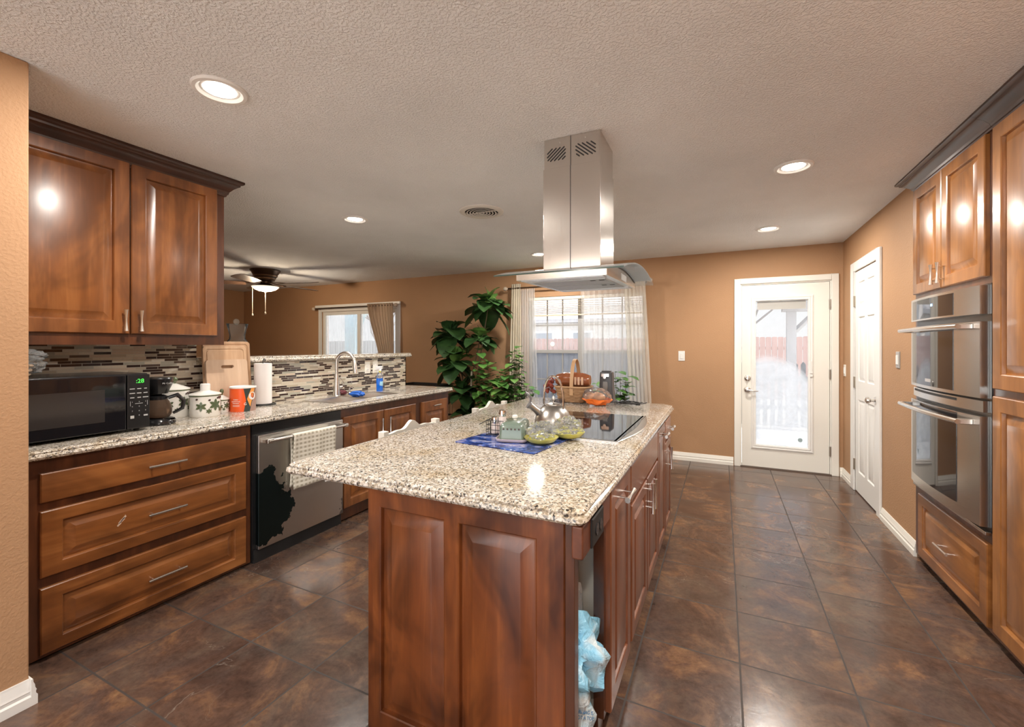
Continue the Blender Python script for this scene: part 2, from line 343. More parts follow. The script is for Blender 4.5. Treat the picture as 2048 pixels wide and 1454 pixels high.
def door_fog(n):
    g = N(n, 'ShaderNodeNewGeometry'); sp = N(n, 'ShaderNodeSeparateXYZ'); n.links.new(g.outputs['Position'], sp.inputs[0])
    # condensation below a curved tide line
    dx = math_(n, 'SUBTRACT', sp.outputs[0], .47); line = math_(n, 'SUBTRACT', 1.30, math_(n, 'MULTIPLY', math_(n, 'MULTIPLY', dx, dx), 1.7))
    k = math_(n, 'MULTIPLY', math_(n, 'SUBTRACT', line, sp.outputs[2]), 5.0); k = math_(n, 'MINIMUM', math_(n, 'MAXIMUM', k, .14), .72)
    a = noise_(n, coords(n, (4, 4, 4), world=True), 1.2, 5, .65, .8); return math_(n, 'MINIMUM', math_(n, 'MULTIPLY', k, math_(n, 'ADD', .45, math_(n, 'MULTIPLY', a, 1.0))), .88)
def light_dust(n):
    a = noise_(n, coords(n, (14, 3, 2), world=True), 1.5, 5, .7); r = ramp(n, [(.35, (.10, .10, .10)), (.75, (.32, .32, .32))]); n.links.new(a, r.inputs[0]); return r.outputs[0]
M_glass = glass('clear_glass'); M_wglass = glass('window_glass', dust=light_dust); M_dglass = glass('door_glass', dust=door_fog)
M_hglass = glass('hood_glass', (.98, .99, .98), .05, dens=.12); M_screen = glass('insect_screen', (.42, .44, .50), .02, dens=.12, rough=.5)
M_vase = glass('vase_glass', (.96, .985, .99), .12, dens=.015)
M_cling = glass('cling_film', (.97, .98, .98), .28, dens=.10, rough=.08)
def sheer(name, col, dens):
    m, n, b = newmat(name); n.nodes.remove(b); out = n.nodes['Material Output']
    tr = N(n, 'ShaderNodeBsdfTransparent'); t2 = N(n, 'ShaderNodeBsdfTranslucent'); t2.inputs[0].default_value = (*col, 1); df = N(n, 'ShaderNodeBsdfDiffuse'); df.inputs[0].default_value = (*col, 1)
    m0 = N(n, 'ShaderNodeMixShader'); m0.inputs[0].default_value = .5; n.links.new(t2.outputs[0], m0.inputs[1]); n.links.new(df.outputs[0], m0.inputs[2])
    m1 = N(n, 'ShaderNodeMixShader'); a = noise_(n, coords(n, (60, 1, 1.5)), 1, 3, .6); n.links.new(math_(n, 'ADD', dens-.15, math_(n, 'MULTIPLY', a, .3)), m1.inputs[0])
    n.links.new(tr.outputs[0], m1.inputs[1]); n.links.new(m0.outputs[0], m1.inputs[2]); n.links.new(m1.outputs[0], out.inputs[0]); return m
M_sheer = sheer('sheer_fabric', (.86, .86, .85), .50); M_cream = sheer('cream_fabric', (.80, .73, .60), .95); M_tan = sheer('tan_fabric', (.72, .58, .44), .97)
def leafm(name, a, b_, vein=True):
    m, n, b = newmat(name); g = noise_(n, coords(n, (1, 1, 1)), 9, 4, .6); r = ramp(n, [(.35, a), (.65, b_)]); n.links.new(g, r.inputs[0]); n.links.new(r.outputs[0], b.inputs['Base Color']); b.inputs['Roughness'].default_value = .38
    return m
M_fig = leafm('fig_leaf', (.018, .050, .015), (.045, .110, .030)); M_fig2 = leafm('fig_leaf_young', (.09, .20, .045), (.16, .30, .07))
M_pothos = leafm('pothos_leaf', (.045, .13, .028), (.10, .24, .045)); M_stem = mat('stem', (.14, .10, .055), .7); M_soil = mat('soil', (.03, .02, .015), .95)
M_paper = mat('paper', (.80, .77, .76), .8); M_porc = mat('porcelain', (.78, .76, .71), .14, coat=.4); M_green = mat('glaze_green', (.085, .11, .055), .25); M_sage = mat('sage_glaze', (.15, .205, .165), .22, coat=.5)
M_dots = mat('ink_brown', (.06, .035, .03), .4); M_orange = mat('orange_label', (.80, .13, .02), .4); M_org2 = mat('orange_amber', (.80, .30, .05), .4); M_blue = mat('blue_cloth', (.01, .10, .45), .6)
M_yellow = mat('yellow_bowl', (.62, .58, .12), .2, coat=.4); M_pink = mat('pink_dish', (.72, .60, .60), .2, coat=.3); M_chairw = mat('chair_white', (.74, .71, .64), .45)
M_red = mat('red', (.55, .03, .02), .5); M_lamp = mat('lamp_lens', (1, 1, 1), .5, emit=(1, .93, .82), es=9)
# ------------------------------------------------------------------ room shell
HZ = 2.44
b = MB(); b.box(-8.75, 1.5, -2.3, 5.75, -.06, 0); struct('floor', b, M_floor, sm=0, origin=(0, 0, 0))
b = MB(); b.box(-8.75, 1.5, -2.3, 5.75, HZ, HZ+.06); struct('ceiling', b, M_ceil, sm=0, origin=(0, 0, HZ))
YB = 5.61; W1 = (-6.44, -4.74, .62, 1.96); W2 = (-2.44, -.86, .40, 2.03); D1 = (.185, 1.035, 0, 2.055)
b = MB(); x = -8.75
for (a0, a1, z0, z1) in (W1, W2, D1):
    b.box(x, a0, YB, YB+.14, 0, HZ); b.box(a0, a1, YB, YB+.14, z1, HZ)
    if z0 > 0: b.box(a0, a1, YB, YB+.14, 0, z0)
    x = a1
b.box(x, 1.27, YB, YB+.14, 0, HZ); struct('wall_back', b, M_wall, sm=0)
XR = 1.135; PD = (4.455, 5.135, 2.06)
b = MB(); b.box(XR, XR+.135, PD[1], YB, 0, HZ); b.box(XR, XR+.135, PD[0], PD[1], PD[2], HZ); b.box(XR, XR+.135, 3.69, PD[0], 0, HZ); b.box(XR+.10, XR+.135, PD[0], PD[1], 0, PD[2])
b.box(1.30, 1.43, -2.3, 3.69, 0, HZ); b.box(1.27, 1.30, 3.66, 3.69, 0, HZ); b.box(XR, 1.30, -2.3, 1.88, 0, HZ); struct('wall_right', b, M_wall, sm=0)
b = MB(); b.box(-2.51, -2.376, -2.3, .715, 0, HZ); struct('wall_left', b, M_wall, sm=0, bevel=.006)
b = MB(); b.box(-8.75, -2.51, .59, .715, 0, HZ); struct('wall_partition', b, M_wall, sm=0)
b = MB(); b.box(-8.75, -8.62, .715, YB, 0, HZ); struct('wall_far_left', b, M_wall, sm=0)
b = MB(); WN = (-2.25, .98, .0, 2.15)
b.box(-2.51, WN[0], -2.44, -2.3, 0, HZ); b.box(WN[1], 1.43, -2.44, -2.3, 0, HZ); b.box(WN[0], WN[1], -2.44, -2.3, WN[3], HZ); struct('wall_near', b, M_wall, sm=0)
XS = -3.235
b = MB(); b.box(-3.37, XS-.008, .715, 1.775, 0, HZ); struct('wall_kitchen', b, M_wall, sm=0, bevel=.004)
b = MB(); b.box(-3.37, XS-.008, 1.775, 3.965, 0, 1.235); struct('wall_bar', b, M_wall, sm=0)
b = MB(); b.box(XS-.008, XS, .715, 3.975, .916, 1.235); b.box(XS-.008, XS, .715, 1.775, 1.235, 1.372); b.box(-3.37, XS, 3.965, 3.975, .916, 1.235); struct('wall_backsplash', b, M_mos, sm=0)
# baseboards
def baseb(name, pts, n, h=.095, m=M_trimw):
    """stepped moulding along a straight run; n = outward normal"""
    p0, p1 = Vector(pts[0]), Vector(pts[1]); nn = Vector(n); b = MB()
    prof = [(0, 0), (.018, 0), (.018, .035), (.013, .042), (.013, .052), (.015, .056), (.011, .066), (.010, .078), (.006, .088), (.005, h), (0, h)]
    b.loft([[p+nn*a+V(0, 0, z) for a, z in prof] for p in (p0, p1)]); return struct(name, b, m, sm=20)
baseb('baseboard_back', ((-.9, YB, 0), (.115, YB, 0)), (0, -1, 0)); baseb('baseboard_back', ((-4.4, YB, 0), (-.9, YB, 0)), (0, -1, 0))
baseb('baseboard_corner', ((1.105, YB, 0), (XR, YB, 0)), (0, -1, 0)); baseb('baseboard_right', ((XR, 5.245, 0), (XR, YB, 0)), (-1, 0, 0)); baseb('baseboard_right', ((XR, 3.69, 0), (XR, 4.365, 0)), (-1, 0, 0))
baseb('baseboard_left', ((-2.376, -2.3, 0), (-2.376, .715, 0)), (1, 0, 0), .10, M_white); baseb('baseboard_left', ((-2.51, .715, 0), (-2.376+.018, .715, 0)), (0, 1, 0), .10, M_white)
# ------------------------------------------------------------------ windows
def casing(root, x0, x1, z0, z1, wd, y, m, sill=True, name='casing'):
    b = MB()
    b.box(x0-wd, x0, y-.02, y, z0-(wd if sill else 0), z1+wd); b.box(x1, x1+wd, y-.02, y, z0-(wd if sill else 0), z1+wd); b.box(x0, x1, y-.02, y, z1, z1+wd)
    if sill: b.box(x0, x1, y-.02, y, z0-wd, z0)
    return part(name, b, m, root, sm=0, bevel=.005)
r1 = thing('window_1', (-5.59, YB, W1[2]), None, None, kind='structure')
casing(r1, W1[0], W1[1], W1[2], W1[3], .07, YB, M_white)
b = MB(); b.box(W1[0]-.12, W1[1]+.09, YB-.05, YB-.0205, 2.032, 2.075); part('head_shelf', b, M_white, r1, sm=0, bevel=.004)
b = MB(); x0, x1, z0, z1 = W1; xm = (x0+x1)/2
for q in ((x0, x0+.06), (xm-.035, xm+.035), (x1-.06, x1)): b.box(q[0], q[1], YB+.02, YB+.08, z0, z1)
b.box(x0+.06, x1-.06, YB+.0201, YB+.0799, z0, z0+.06); b.box(x0+.06, x1-.06, YB+.0201, YB+.0799, z1-.06, z1); part('sash', b, M_white, r1, sm=0, bevel=.003)
for q in ((x0+.06, xm-.035), (xm+.035, x1-.06)):
    b = MB(); b.box(q[0], q[1], YB+.045, YB+.05, z0+.06, z1-.06); part('pane', b, M_wglass, r1, sm=0)
r2 = thing('window_2', (-1.65, YB, W2[2]), None, None, kind='structure'); x0, x1, z0, z1 = W2; xm = -1.70; zm = 1.285
M_alu = mat('grey_sash', (.36, .35, .34), .4)
b = MB()
for q in ((x0, x0+.04), (xm-.035, xm+.035), (x1-.04, x1)): b.box(q[0], q[1], YB+.05, YB+.11, z0, z1)
for xa, xb in ((x0+.04, xm-.035), (xm+.035, x1-.04)):
    b.box(xa, xb, YB+.0501, YB+.1099, z0, z0+.04); b.box(xa, xb, YB+.0501, YB+.1099, z1-.04, z1); b.box(xa, xb, YB+.05, YB+.10, zm-.025, zm+.02)
part('sash', b, M_alu, r2, sm=0, bevel=.003)
b = MB()
for xa, xb in ((x0+.04, xm-.035), (xm+.035, x1-.04)):
    wv = (xb-xa)/3
    for k in (1, 2): b.box(xa+wv*k-.008, xa+wv*k+.008, YB+.070, YB+.082, z0+.04, z1-.04)
    for zz in (1.64, .90): b.box(xa, xb, YB+.0701, YB+.0819, zz-.008, zz+.008)
part('muntins', b, M_alu, r2, sm=0)
for xa, xb in ((x0+.04, xm-.035), (xm+.035, x1-.04)):
    b = MB(); b.box(xa, xb, YB+.074, YB+.078, z0+.04, z1-.04); part('pane', b, M_wglass, r2, sm=0)
    b = MB(); b.quad((xa, YB+.10, z0+.02), (xb, YB+.10, z0+.02), (xb, YB+.10, zm-.025), (xa, YB+.10, zm-.025)); part('insect_screen', b, M_screen, r2, sm=0)
b = MB(); b.box(x0-.02, x1+.02, YB-.03, YB+.045, z0-.03, z0); part('window_sill', b, M_white, r2, sm=0, bevel=.004)
# suction cup disc on glass
b = MB(); b.lathe([(.0, 0), (.032, 0), (.032, .006), (0, .008)], (-2.10, YB+.062, 1.385), 20, ax='y'); part('window_sticker', b, mat('frosted_white', (.9, .9, .88), .5), r2)
# blinds raised half way
M_slat = mat('blind_slat', (.62, .52, .40), .5)
bl = thing('window_blind', (-1.65, YB+.01, 2.0), 'cream slatted blind pulled up at the top of the window behind sheer curtains', 'blind')
b = MB(); b.box(x0+.005, x1-.005, YB+.0, YB+.045, 1.985, 2.025); part('headrail', b, mat('blind_rail', (.75, .68, .58), .5), bl, sm=0, bevel=.003)
b = MB()
for k in range(8):
    z = 1.955-k*.028 if k < 3 else 1.895-(k-2)*.018
    b.obox(((x0+x1)/2, YB+.022, z), Matrix.Rotation(math.radians(12), 3, 'X'), ((x1-x0)/2-.02, .024, .0014))
b.box(x0+.02, x1-.02, YB+.0, YB+.045, 1.765, 1.785); part('slats', b, M_slat, bl, sm=0)
for xx in (x0+.25, xm, x1-.25):
    b = MB(); b.box(xx-.0015, xx+.0015, YB-.004, YB-.002, 1.77, 1.99); part('lift_cord', b, M_slat, bl, sm=0)
# unseen opening behind the camera, added to let fill daylight in
r3 = thing('fill_opening', ((WN[0]+WN[1])/2, -2.37, WN[2]), None, None, kind='structure')
b = MB()
for q in (WN[0], -.65, WN[1]-.04): b.box(q, q+.04, -2.40, -2.34, WN[2], WN[3])
b.box(WN[0]+.04, WN[1]-.04, -2.3999, -2.3401, WN[2], WN[2]+.04); b.box(WN[0]+.04, WN[1]-.04, -2.3999, -2.3401, WN[3]-.04, WN[3]); part('sash', b, M_white, r3, sm=0)
# ------------------------------------------------------------------ curtains
def rod(name, xa, xb, y, z, label, m=M_bronze, wood_end=True, r=.011):
    t = thing(name, ((xa+xb)/2, y, z), label, 'curtain rod'); b = MB(); b.tube([(xa, y, z), (xb, y, z)], r, 12); part('rod', b, m, t)
    for s, xx in ((-1, xa), (1, xb)):
        b = MB(); b.lathe([(.0, -.045), (.014, -.043), (.026, -.03), (.030, -.012), (.024, .004), (.012, .012), (.014, .02), (.010, .03)] if s < 0 else [(.010, -.03), (.014, -.02), (.012, -.012), (.024, -.004), (.030, .012), (.026, .03), (.014, .043), (.0, .045)], (xx, y, z), 16, ax='x')
        part('finial', b, mat('finial_wood', (.55, .45, .36), .4) if wood_end else m, t)
        b = MB(); b.tube([(xx-s*.06, y, z), (xx-s*.06, YB-.001, z)], .007, 8); b.lathe([(.025, 0), (.025, .006), (.0, .007)], (xx-s*.06, YB-.008, z), 14, ax='y'); part('bracket', b, m, t)
    return t
rod('curtain_rod', -2.72, -.80, 5.50, 2.155, 'dark curtain rod with pale ball ends above the window by the tall fig')
rod('curtain_rod', -6.52, -4.70, 5.51, 2.012, 'dark curtain rod over the left living room window', r=.010)
def curtain(name, top, bot, zt, zb, y, folds, amp, mats, label, group=None, gather=0, nz=24, sol=.002, header=.03):
    b = MB(); nx = folds*8
    def fn(u, v):
        k = v**1.0; xa = top[0]+(bot[0]-top[0])*k; xb = top[1]+(bot[1]-top[1])*k
        if gather: 
            s = math.sin(min(1, v*1.15)*PI*.5); xa = top[0]+(bot[0]-top[0])*s**1.6; xb = top[1]+(bot[1]-top[1])*s
        ph = u*folds*2*PI; am = amp*(.75+.35*math.sin(u*5+1))*(.8+.3*v)
        return V(xa+(xb-xa)*u+.006*math.sin(ph*2+v*3), y+am*math.sin(ph+.35*math.sin(v*4+u*7)), zt-(zt-zb)*v+ .004*math.cos(ph)*(1-v))
    b.sheet(nx, nz, fn); return part(name, b, mats, sm=180, solid=sol, label=label, cat='curtain', group=group)
curtain('curtain', (-2.64, -2.50), (-2.70, -2.50), 2.21, .12, 5.50, 5, .028, M_cream, 'cream opaque curtain strip at left edge of the window beside the fig')
curtain('sheer_curtain', (-2.50, -2.30), (-2.52, -2.24), 2.14, .10, 5.515, 6, .015, M_sheer, 'narrow white sheer curtain gathered beside the cream curtain at left', sol=0)
curtain('sheer_curtain', (-1.66, -1.02), (-1.64, -1.00), 2.14, .10, 5.53, 9, .014, M_sheer, 'wide white sheer curtain hanging over the right half of the window', sol=0)
curtain('curtain', (-1.10, -.845), (-1.02, -.745), 2.19, .10, 5.49, 6, .026, sheer('pale_fabric', (.84, .81, .74), .72), 'pale semi-sheer curtain at right edge of the window near the white door', sol=0)
curtain('curtain', (-5.28, -4.74), (-4.98, -4.72), 2.045, .75, 5.50, 9, .034, M_tan, 'tan curtain swept to the right side of the living room window', gather=1, sol=.002)
# ------------------------------------------------------------------ back door
d1 = thing('door_1', (.61, YB, 0), None, None, kind='structure')
x0, x1, _, z1 = D1
casing(d1, x0, x1, 0, z1, .062, YB, M_trimw, sill=False)
b = MB(); b.box(x0, x0+.012, YB, YB+.12, 0, z1); b.box(x1-.012, x1, YB, YB+.12, 0, z1); b.box(x0+.012, x1-.012, YB, YB+.12, z1-.012, z1); part('jamb', b, M_trimw, d1, sm=0)
b = MB(); sx0, sx1, sz0, sz1 = x0+.016, x1-.016, .012, z1-.016; gx0, gx1, gz0, gz1 = .335, .835, .255, 1.865
b.box(sx0, gx0, YB+.010, YB+.052, sz0, sz1); b.box(gx1, sx1, YB+.010, YB+.052, sz0, sz1); b.box(gx0, gx1, YB+.010, YB+.052, sz0, gz0); b.box(gx0, gx1, YB+.010, YB+.052, gz1, sz1); part('door_slab', b, M_trimw, d1, sm=0)
b = MB(); fr = FR((gx0-.045, YB+.010, gz0-.045), (1, 0, 0), (0, 0, 1), (0, -1, 0)); ww, hh = gx1-gx0+.09, gz1-gz0+.09
R = [ringrect(fr, i, ww-i, i, hh-i, h) for i, h in ((0, 0), (.004, .010), (.016, .014), (.028, .009), (.034, .014), (.048, .011), (.052, -.02))]; b.loft(R, False, False); part('glass_frame', b, M_white, d1, sm=20)
b = MB(); b.box(gx0+.003, gx1-.003, YB+.028, YB+.033, gz0+.003, gz1-.003); part('pane', b, M_dglass, d1, sm=0)
b = MB(); b.box(gx0+.02, gx1-.02, YB+.036, YB+.044, gz1-.10, gz1-.01)
for k in range(7): b.box(gx0+.02, gx1-.02, YB+.034, YB+.036, gz1-.098+k*.013, gz1-.092+k*.013)
part('raised_blind', b, mat('door_blind', (.50, .47, .42), .5), d1, sm=0)
b = MB(); b.lathe([(.022, 0), (.022, .004), (.0001, .005)], (.76, YB+.021, .34), 24, ax='y'); part('round_sticker', b, mat('sticker_grey', (.35, .45, .47), .5), d1)
b = MB(); b.box(gx1+.012, gx1+.03, YB-.008, YB+.002, 1.03, 1.20); b.box(gx1+.008, gx1+.034, YB-.014, YB-.004, 1.03, 1.05); b.box(gx1+.008, gx1+.034, YB-.014, YB-.004, 1.065, 1.085); part('blind_slider', b, M_white, d1, sm=0, bevel=.002)
for zz in (.25, 1.06, 1.80):
    b = MB(); b.box(sx1-.004, sx1+.012, YB-.004, YB+.009, zz-.05, zz+.05); b.tube([(sx1+.004, YB-.006, zz-.052), (sx1+.004, YB-.006, zz+.052)], .005, 8); part('hinge', b, mat('hinge_worn', (.35, .30, .25), .4, .8), d1)
b = MB(); b.lathe([(.034, 0), (.034, -.004), (.030, -.010), (.018, -.014), (.012, -.03), (.0001, -.031)], (.256, YB+.010, .995), 24, ax='y'); b.box(.253, .259, YB-.032, YB-.02, .980, 1.010); part('deadbolt', b, M_nickel, d1)
b = MB(); b.lathe([(.036, 0), (.036, -.004), (.030, -.012), (.013, -.016), (.012, -.05), (.0001, -.052)], (.256, YB+.010, .865), 24, ax='y'); b.tube([(.256, YB-.038, .865), (.28, YB-.045, .865), (.32, YB-.040, .857), (.36, YB-.036, .858)], [.011, .009, .008, .006], 10); part('door_handle', b, M_nickel, d1)
b = MB(); b.box(x0-.0, x1+.0, YB-.01, YB+.13, 0, .011); part('threshold', b, mat('threshold', (.12, .09, .07), .5), d1, sm=0)
# ------------------------------------------------------------------ pantry door (right wall)
d2 = thing('door_2', (XR, 4.8, 0), None, None, kind='structure')
b = MB(); y0, y1, zt = PD
b.box(XR-.02, XR, y0-.085, y0, 0, zt+.085); b.box(XR-.02, XR, y1, y1+.105, 0, zt+.085); b.box(XR-.02, XR, y0, y1, zt, zt+.085); part('casing', b, M_white, d2, sm=0, bevel=.006)
b = MB(); fr = FR((XR+.028, y1-.006, .008), (0, -1, 0), (0, 0, 1), (-1, 0, 0)); ww, hh = y1-y0-.012, zt-.014
op = []
for (zb, za) in ((.19, .86), (1.03, 1.62), (1.72, 1.94)):
    for (ua, ub) in ((.10, .30), (.37, .57)): op.append((ua, ub, zb, za))
panelled(b, fr, ww, hh, .032, op, dp=.010, rise=.034); part('door_slab', b, M_white, d2, sm=25)
for zz in (.25, 1.02, 1.78):
    b = MB(); b.box(XR-.012, XR-.003, y1-.014, y1+.012, zz-.05, zz+.05); b.tube([(XR-.014, y1-.001, zz-.052), (XR-.014, y1-.001, zz+.052)], .006, 8); part('hinge', b, mat('hinge_nickel', (.42, .37, .30), .35, .9), d2)
b = MB(); b.lathe([(.032, 0), (.030, -.008), (.013, -.012), (.012, -.035), (.022, -.042), (.028, -.052), (.026, -.066), (.014, -.074), (.0001, -.075)], (XR-.004, y0+.06, .915), 20, ax='x'); part('door_knob', b, M_nickel, d2)
# ------------------------------------------------------------------ recessed lights
trimM = mat('can_trim', (.82, .80, .77), .5)
def can(x, y, label, first=[None], r=.085):
    if first[0] is None:
        t = thing('recessed_light', (x, y, HZ), label, 'ceiling light', 'round recessed ceiling lights')
        b = MB(); b.lathe([(r*1.22, 0), (r*1.22, -.004), (r*1.16, -.010), (r*1.0, -.011), (r*.90, -.004), (r*.86, -.0005)], (0, 0, 0), 36, cap0=False, cap1=False); part('trim_ring', b, trimM, t, world=False)
        b = MB(); b.lathe([(r*.86, -.0012), (r*.70, -.0010)], (0, 0, 0), 36, cap0=False, cap1=False); part('baffle', b, trimM, t, world=False)
        b = MB(); b.lathe([(r*.70, -.0030), (.0001, -.0045)], (0, 0, 0), 32, cap0=False); part('lens', b, M_lamp, t, world=False)
        l = bpy.data.lights.new('can_light', 'AREA'); l.shape = 'DISK'; l.size = r*1.3; l.energy = CAN_POWER; l.color = (1, .94, .86); o = bpy.data.objects.new('bulb', l); C.objects.link(o); o.parent = t; o.location = (0, 0, -.014)
        first[0] = t; return t
    t = copy_tree(first[0]); t.location = (x, y, HZ); t['label'] = label; return t
can(-1.905, 1.137, 'recessed ceiling light nearest the upper left cabinet, largest in the photo')
can(-2.815, 2.793, 'small recessed ceiling light above the sink counter')
can(-1.942, 4.80, 'recessed ceiling light partly hidden behind the hood chimney')
can(.386, 3.11, 'recessed ceiling light over the right walkway, right of the hood')
can(.383, 4.66, 'recessed ceiling light in front of the white glazed back door')
can(.386, 1.30, 'added recessed fill light above the camera side of the right walkway'); can(.2, -.9, 'added recessed fill light behind the camera, right'); can(-1.72, -1.95, 'added recessed fill light behind the camera, left')  # three unseen cans added as fill
# ------------------------------------------------------------------ ceiling vent
t = thing('ceiling_vent', (-1.742, 3.075, HZ), 'round white ceiling air vent with concentric louvre rings left of the hood', 'vent')
vm = mat('vent_white', (.70, .66, .60), .5)
b = MB(); b.lathe([(.178, 0), (.176, -.006), (.165, -.012), (.145, -.014), (.135, -.013), (.134, -.001)], (-1.742, 3.075, HZ), 48, cap0=False, cap1=False); part('outer_ring', b, vm, t)
b = MB(); b.lathe([(.134, -.001), (.0001, -.0015)], (-1.742, 3.075, HZ), 40, cap0=False, cap1=False); part('duct_shade_disc', b, mat('duct_shade', (.012, .009, .007), .9), t)  # flat disc painted black for the shade inside the duct
for k in range(5):
    r = .116-k*.024; b = MB(); b.lathe([(r+.005, -.0135), (r+.004, -.0150), (r-.005, -.0128), (r-.004, -.0115)] + [(r+.005, -.0135)], (-1.742, 3.075, HZ), 40, cap0=False, cap1=False); part('louvre_ring', b, vm, t)
b = MB(); b.box(-1.875, -1.609, 3.070, 3.080, HZ-.0112, HZ-.006); part('cross_bar', b, vm, t, sm=0)
# ------------------------------------------------------------------ handles
def flared(b, c, ax, L, n, r=.0055, so=.030):
    """pull: flared bar of length L along ax, standing so off the face along n, on two posts"""
    c, ax, n = Vector(c), Vector(ax), Vector(n); k = 9; pts = []; rr = []
    for i in range(k):
        u = i/(k-1)*2-1; pts.append(c+n*so+ax*u*L/2); rr.append(r*(.75+.75*abs(u)**1.6))
    b.tube(pts, rr, 10)
    for s in (-1, 1): b.tube([c+ax*s*L*.30, c+ax*s*L*.30+n*so], .0038, 8)
    return b
def bar(b, c, ax, L, n, r=.0065, so=.030):
    c, ax, n = Vector(c), Vector(ax), Vector(n); b.tube([c+n*so-ax*L/2, c+n*so+ax*L/2], r, 10)
    for s in (-1, 1): b.tube([c+ax*s*L*.36, c+ax*s*L*.36+n*so], .004, 8)
    return b
# ------------------------------------------------------------------ left run of base cabinets
XF = -2.655
def base_unit(name, y0, y1, label, cat='cabinet', xf=XF, z0=.048, kick=True):
    t = thing(name, (xf-.28, (y0+y1)/2, 0), label, cat)
    b = MB(); b.box(XS+.002, xf-.02, y0+.001, y1-.001, z0, .83); b.box(xf-.02, xf, y0, y1, z0-.035, .872); part('carcass', b, frame_w, t, sm=0)
    b = MB(); b.box(XS+.02, xf-.045, y0, y1, 0, z0); part('toe_kick', b, M_blackm, t, sm=0); return t
t = base_unit('drawer_cabinet', .72, 1.768, 'dark framed base cabinet with three wide wooden drawers under the microwave')
fo = (XF, 0, 0)
for (za, zb, flat) in ((.685, .812, True), (.362, .648, False), (.030, .316, False)):
    y0, y1 = .828, 1.732; fr = FR((XF, y0, za), (0, 1, 0), (0, 0, 1), (1, 0, 0)); b = MB()
    if flat: b.loft([ringrect(fr, i, y1-y0-i, i, zb-za-i, h) for i, h in ((0, 0), (0, .014), (.004, .018), (.008, .019))])
    else: panelled(b, fr, y1-y0, zb-za, .019, [(.068, y1-y0-.068, .052, zb-za-.052)], rise=.044)
    d = part('drawer', b, wood_y, t, sm=20, label='plain slab top drawer' if flat else None)
    b = MB(); bar(b, (XF+.019, 1.296, (za+zb)/2), (0, 1, 0), .175, (1, 0, 0)); part('handle', b, M_nickel, d)
# worn chips on the middle drawer
b = MB()
for k, (yy, zz) in enumerate(((1.10, .50), (1.115, .515), (1.095, .488), (1.11, .505))): b.quad((XF+.0186, yy, zz), (XF+.0186, yy+.014, zz+.012), (XF+.0186, yy+.010, zz+.022), (XF+.0186, yy-.004, zz+.006))
part('chipped_finish', b, mat('bare_wood', (.55, .40, .30), .7), t, sm=0)
# dishwasher
def dwm():
    m, n, b = newmat('dishwasher_steel'); g = N(n, 'ShaderNodeNewGeometry'); sp = N(n, 'ShaderNodeSeparateXYZ'); n.links.new(g.outputs['Position'], sp.inputs[0])
    # film peeled off leaving dark metal: irregular patch on the lower left and a sliver on the right
    nz = noise_(n, coords(n, (1, 6, 6), world=True), 1.6, 5, .6); nz2 = noise_(n, coords(n, (1, 22, 22), world=True), 1.6, 4, .6)
    e = math_(n, 'ADD', math_(n, 'MULTIPLY', math_(n, 'SUBTRACT', nz, .5), .42), math_(n, 'MULTIPLY', math_(n, 'SUBTRACT', nz2, .5), .10))
    edge = math_(n, 'ADD', 2.055, e)
    zc = math_(n, 'MULTIPLY', math_(n, 'ABSOLUTE', math_(n, 'SUBTRACT', sp.outputs[2], .30)), .55); edge = math_(n, 'SUBTRACT', edge, zc)
    left = math_(n, 'MULTIPLY', math_(n, 'LESS_THAN', sp.outputs[1], edge), math_(n, 'MULTIPLY', math_(n, 'GREATER_THAN', sp.outputs[2], math_(n, 'ADD', .11, math_(n, 'MULTIPLY', e, .4))), math_(n, 'LESS_THAN', sp.outputs[2], math_(n, 'ADD', .575, math_(n, 'MULTIPLY', e, .5)))))
    right = math_(n, 'MULTIPLY', math_(n, 'GREATER_THAN', sp.outputs[1], math_(n, 'ADD', 2.468, math_(n, 'MULTIPLY', e, .5))), math_(n, 'LESS_THAN', sp.outputs[2], .6))
    k = math_(n, 'MAXIMUM', left, math_(n, 'MULTIPLY', right, .6))
    n.links.new(mix(n, k, (.62, .60, .57), (.035, .055, .058)), b.inputs['Base Color']); b.inputs['Metallic'].default_value = 1
    n.links.new(math_(n, 'ADD', .30, math_(n, 'MULTIPLY', k, .08)), b.inputs['Roughness'])
    a = noise_(n, coords(n, (1, 120, 1)), 1, 3, .6); bump(n, b, math_(n, 'SUBTRACT', math_(n, 'MULTIPLY', a, .1), k), .15, .002); return m
t = thing('dishwasher', (-2.93, 2.13, 0), 'stainless dishwasher with a dark peeled patch, between drawers and sink cabinet', 'dishwasher')
b = MB(); b.box(XS+.02, XF+.01, 1.772, 2.478, .02, .868); part('body', b, M_black, t, sm=0)
b = MB(); b.box(XF+.0101, XF+.040, 1.795, 2.474, .085, .800); part('door', b, dwm(), t, sm=0, bevel=.004)
b = MB(); b.box(XF-.03, XF+.018, 1.78, 2.474, .0, .080); part('kick_plate', b, M_blackm, t, sm=0)
b = MB(); b.tube([(XF+.085, 1.83, .762), (XF+.085, 2.475, .762)], .0115, 12)
part('handle_bar', b, M_steely, t)
for yy in (1.835, 2.465):
    b = MB(); b.box(XF+.040, XF+.095, yy-.016, yy+.03 if yy < 2 else yy+.012, .748, .776); part('handle_mount', b, M_nickel, t, sm=0, bevel=.005)
